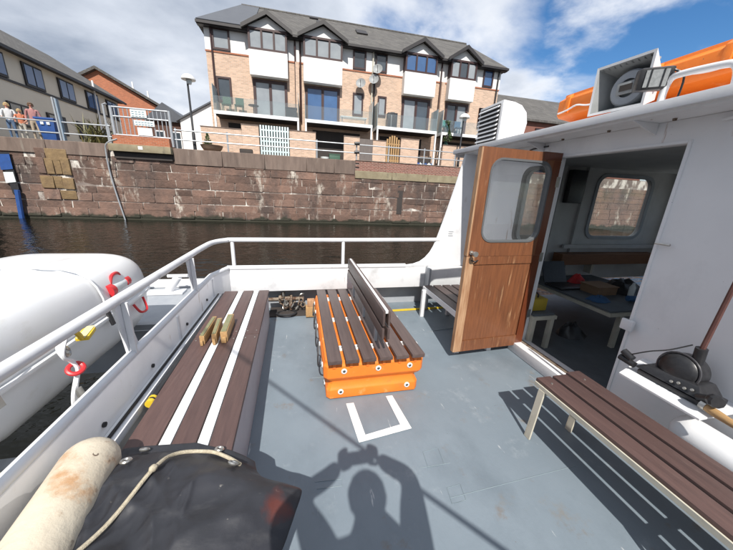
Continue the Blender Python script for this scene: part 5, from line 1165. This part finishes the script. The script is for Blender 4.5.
# ------------------------------------------------------------------ people
def skin_body(name, J, bones, mats, pick, parent=None):
    """one continuous body: joints J {name:(pos, radius or (rx, ry))}, bones list of pairs; pick(co, part) -> material index"""
    ids = {k: i for i, k in enumerate(J)}
    me = bpy.data.meshes.new(name + '_skeleton'); me.from_pydata([Vector(v[0]) for v in J.values()], [(ids[a], ids[b]) for a, b in bones], [])
    o = bpy.data.objects.new(name + '_skeleton', me); COL.objects.link(o)
    md = o.modifiers.new('skin', 'SKIN'); md.use_smooth_shade = True
    sv = me.skin_vertices[0].data
    for k, v in J.items():
        r = v[1]; sv[ids[k]].radius = r if isinstance(r, tuple) else (r, r)
    sv[ids['pelvis']].use_root = True
    for k in ids:
        if k != 'pelvis': sv[ids[k]].use_root = False
    sub = o.modifiers.new('sub', 'SUBSURF'); sub.levels = 2; sub.render_levels = 2
    dg = bpy.context.evaluated_depsgraph_get(); m2 = bpy.data.meshes.new_from_object(o.evaluated_get(dg), depsgraph=dg)
    bpy.data.objects.remove(o)
    lo = Vector([min(v.co[i] for v in m2.vertices) for i in range(3)]); hi = Vector([max(v.co[i] for v in m2.vertices) for i in range(3)]); c = (lo + hi) / 2
    m2.materials.clear()
    for mm in mats: m2.materials.append(mm)
    for p in m2.polygons: p.material_index = pick(p.center); p.use_smooth = True
    for v in m2.vertices: v.co -= c
    m2.name = name; ob_ = bpy.data.objects.new(name, m2); COL.objects.link(ob_); WL[ob_.name] = c.copy()
    if parent: ob_.parent = parent; ob_.location = c - wl(parent)
    else: ob_.location = c
    return ob_
def head_parts(t, hc, r, hair, face):     # eyes, nose, mouth, ears, hair as children
    f = Vector(face).normalized(); u = Vector((0, 0, 1)).cross(f).normalized(); z = Vector((0, 0, 1)); hc = Vector(hc)
    for s in (-1, 1):
        MB().lathe([(.001, -.008 * r / .1), (.011 * r / .1, 0), (.001, .006 * r / .1)], hc + f * r * .90 + u * s * r * .36 + z * r * .05, f, 8).build('eye', RUBBER, t, smooth=True)
        MB().lathe([(.01, -.006), (.022, 0), (.012, .01)], hc + u * s * r * .96, u * s, 8).build('ear', SKIN_, t, smooth=True)
    MB().lathe([(.02 * r / .1, 0), (.012 * r / .1, .02 * r / .1), (.004, .028 * r / .1)], hc + f * r * .88 - z * r * .18, f, 8).build('nose', SKIN_, t, smooth=True)
    MB().bar(hc + f * r * .93 - z * r * .5 - u * r * .25, hc + f * r * .93 - z * r * .5 + u * r * .25, .012, .012).build('mouth', RED, t)
    P = []; n = 14; F = []
    for i in range(7):
        ph = math.pi * .62 * i / 6
        for j in range(n):
            a = 6.2832 * j / n; d = (f * math.cos(a) + u * math.sin(a)) * math.sin(ph) + z * math.cos(ph)
            k = 1.12 if not (d.dot(f) > .45 and d.z < .45) else .84
            P.append(hc + Vector((d.x, d.y, d.z * 1.18)) * r * k - f * r * .08)
    for i in range(6):
        for j in range(n): F.append((i * n + j, i * n + (j + 1) % n, (i + 1) * n + (j + 1) % n, (i + 1) * n + j))
    MB().add(P, F).build('hair', hair, t, smooth=True)
def person(label, base, h, top, trouser, hair, face, arm, group):
    """standing figure at the rail; arm: 'rest' both hands on the rail, 'down' relaxed"""
    x, y, z = base; k = h / 1.75; f = Vector(face).normalized(); r_ = Vector((0, 0, 1)).cross(f)       # r_: the figure's left
    P = lambda a, b, c: (Vector((x, y, z)) + r_ * a * k + f * b * k + Vector((0, 0, c * k)))
    J = {'pelvis': (P(0, 0, .95), (.15 * k, .11 * k)), 'waist': (P(0, 0, 1.12), (.135 * k, .10 * k)), 'chest': (P(0, 0, 1.32), (.165 * k, .115 * k)), 'neckb': (P(0, 0, 1.46), (.075 * k, .065 * k)), 'neck': (P(0, .01, 1.53), .05 * k),
         'head': (P(0, .02, 1.62), .088 * k), 'crown': (P(0, .02, 1.69), .075 * k)}
    B_ = [('pelvis', 'waist'), ('waist', 'chest'), ('chest', 'neckb'), ('neckb', 'neck'), ('neck', 'head'), ('head', 'crown')]
    for s, n_ in ((1, 'l'), (-1, 'r')):
        J[n_ + 'sh'] = (P(.19 * s, 0, 1.40), .062 * k)
        if arm == 'rest': el, wr_, hd_ = P(.26 * s, .05, 1.15), P(.20 * s, .27, 1.02), P(.19 * s, .34, 1.0)
        else: el, wr_, hd_ = P(.25 * s, -.02, 1.13), P(.26 * s, .06, .90), P(.26 * s, .09, .82)
        J[n_ + 'el'] = (el, .045 * k); J[n_ + 'wr'] = (wr_, .031 * k); J[n_ + 'hd'] = (hd_, (.040 * k, .022 * k))
        J[n_ + 'hip'] = (P(.09 * s, 0, .86), .092 * k); J[n_ + 'kn'] = (P(.10 * s, .02, .48), .062 * k); J[n_ + 'an'] = (P(.10 * s, -.01, .09), .043 * k); J[n_ + 'toe'] = (P(.11 * s, .15, .035), (.042 * k, .03 * k))
        B_ += [('chest', n_ + 'sh'), (n_ + 'sh', n_ + 'el'), (n_ + 'el', n_ + 'wr'), (n_ + 'wr', n_ + 'hd'), ('pelvis', n_ + 'hip'), (n_ + 'hip', n_ + 'kn'), (n_ + 'kn', n_ + 'an'), (n_ + 'an', n_ + 'toe')]
    t = thing('person', label, 'person', base, group)
    hds = [J['lhd'][0], J['rhd'][0]]
    def pick(co):
        if any((co - h_).length < .10 * k for h_ in hds): return 0
        zz_ = (co.z - z) / k
        if zz_ > 1.47: return 0
        if zz_ > .93: return 1
        if zz_ > .10: return 2
        return 3
    body_ = skin_body('body', J, B_, [SKIN_, top, trouser, RUBBER], pick, t)
    head_parts(t, J['head'][0], .10 * k, hair, face)
    for n_, s in (('l', 1), ('r', -1)):          # five fingers on each hand
        hp_ = Vector(J[n_ + 'hd'][0]); dv = (hp_ - Vector(J[n_ + 'wr'][0])).normalized(); sv_ = dv.cross(Vector((0, 0, 1))).normalized()
        for q in range(4): a = hp_ + dv * .035 * k + sv_ * (q - 1.5) * .018 * k; MB().tube([a, a + dv * .035 * k, a + dv * (.055 - .008 * abs(q - 1.5)) * k - Vector((0, 0, .02 * k))], .009 * k, 6).build('finger', SKIN_, t, smooth=True)
        a = hp_ + sv_ * .03 * k * s; MB().tube([a, a + sv_ * .02 * k * s + dv * .03 * k], .010 * k, 6).build('thumb', SKIN_, t, smooth=True)
    return t
fc_ = (.45, -1, 0)
p = at(8, 112, y=18.8); person('adult in a white top and pale cap of hair leaning at the far left railing', (p.x, 18.8, ZQ - .028), 1.62, cloth('white', (.62, .62, .62)), cloth('jeans', (.10, .16, .26)), HAIRB, fc_, 'rest', 'people at the quay railing')
p = at(19, 112, y=18.85); person('small person in an orange and red top between two adults at the railing', (p.x, 18.85, ZQ - .028), 1.40, cloth('orange', (.55, .19, .10)), cloth('cream', (.5, .47, .4)), HAIRB, fc_, 'rest', 'people at the quay railing')
p = at(31, 108, y=18.85); person('adult in a reddish patterned top at the railing beside the blue bin', (p.x, 18.85, ZQ - .028), 1.72, cloth('rose', (.42, .20, .19)), cloth('beige', (.42, .34, .25)), HAIR, fc_, 'down', 'people at the quay railing')

# photographer, standing just behind the lens; only the shadow shows in the picture
ph = thing('person', 'photographer in a dark jacket holding a phone up with both hands, standing on the deck', 'person', (.12, -.40, .002))
jk = cloth('dark_jacket', (.03, .035, .05)); tr_ = cloth('dark_trousers', (.03, .03, .035))
PX, PY = .12, -.36
J = {'pelvis': ((PX, PY, .92), (.27, .19)), 'waist': ((PX, PY, 1.10), (.27, .19)), 'chest': ((PX, PY, 1.27), (.27, .18)), 'neckb': ((PX, PY - .01, 1.46), (.11, .09)), 'neck': ((PX, PY + .01, 1.54), .072), 'head': ((PX, PY + .04, 1.64), .092), 'crown': ((PX, PY + .04, 1.73), .078)}
B_ = [('pelvis', 'waist'), ('waist', 'chest'), ('chest', 'neckb'), ('neckb', 'neck'), ('neck', 'head'), ('head', 'crown')]
for s, n_, hx_ in ((1, 'r', .205), (-1, 'l', .035)):
    J[n_ + 'sh'] = ((PX + .22 * s, PY - .02, 1.40), .09); J[n_ + 'el'] = ((PX + (.29 if s > 0 else -.34), PY + .24, 1.47), .062)
    J[n_ + 'wr'] = ((hx_ + .09 * s, -.10, 1.55), .048); J[n_ + 'hd'] = ((hx_ + .035 * s, -.085, 1.60), (.036, .052))
    J[n_ + 'hip'] = ((PX + .11 * s, PY, .82), .15); J[n_ + 'kn'] = ((PX + .13 * s, PY + .02, .47), .10); J[n_ + 'an'] = ((PX + .14 * s, PY - .02, .09), .065); J[n_ + 'toe'] = ((PX + .16 * s, PY + .14, .045), (.055, .043))
    B_ += [('chest', n_ + 'sh'), (n_ + 'sh', n_ + 'el'), (n_ + 'el', n_ + 'wr'), (n_ + 'wr', n_ + 'hd'), ('pelvis', n_ + 'hip'), (n_ + 'hip', n_ + 'kn'), (n_ + 'kn', n_ + 'an'), (n_ + 'an', n_ + 'toe')]
hds = [Vector(J['lhd'][0]), Vector(J['rhd'][0])]
def pick(co):
    if any((co - h_).length < .085 for h_ in hds): return 0
    if co.z > 1.48 and abs(co.x - PX) < .13: return 0
    return 1 if co.z > .88 else (2 if co.z > .1 else 3)
skin_body('body', J, B_, [SKIN_, jk, tr_, RUBBER], pick, ph)
head_parts(ph, J['head'][0], .096, HAIR, (0, 1, -.05))
for s, hx_ in ((1, .205), (-1, .035)):
    for q in range(4):
        a = Vector((hx_ + .03 * s, -.085, 1.565 + q * .021)); MB().tube(smooth_path([a, a + Vector((.005 * s, .035, .012)), a + Vector((-.03 * s, .058 , .02)), a + Vector((-.05 * s, .050, .022))], 4), .0085, 7).build('finger', SKIN_, ph, smooth=True)
    a = Vector((hx_ + .02 * s, -.10, 1.575)); MB().tube(smooth_path([a, a + Vector((-.02 * s, -.02, .025)), a + Vector((-.05 * s, -.012, .03))], 4), .010, 7).build('thumb', SKIN_, ph, smooth=True)
pn = thing('phone', 'black phone held sideways by the photographer', 'phone', (.1, -.06, 1.55))
box('case', BLACKP, pn, -.005, .215, -.062, -.050, 1.545, 1.645, bevel=.004)
MB().lathe([(.006, 0), (.006, .002)], (.005, -.0498, 1.63), (0, 1, 0), 10).build('lens', RUBBER, pn)
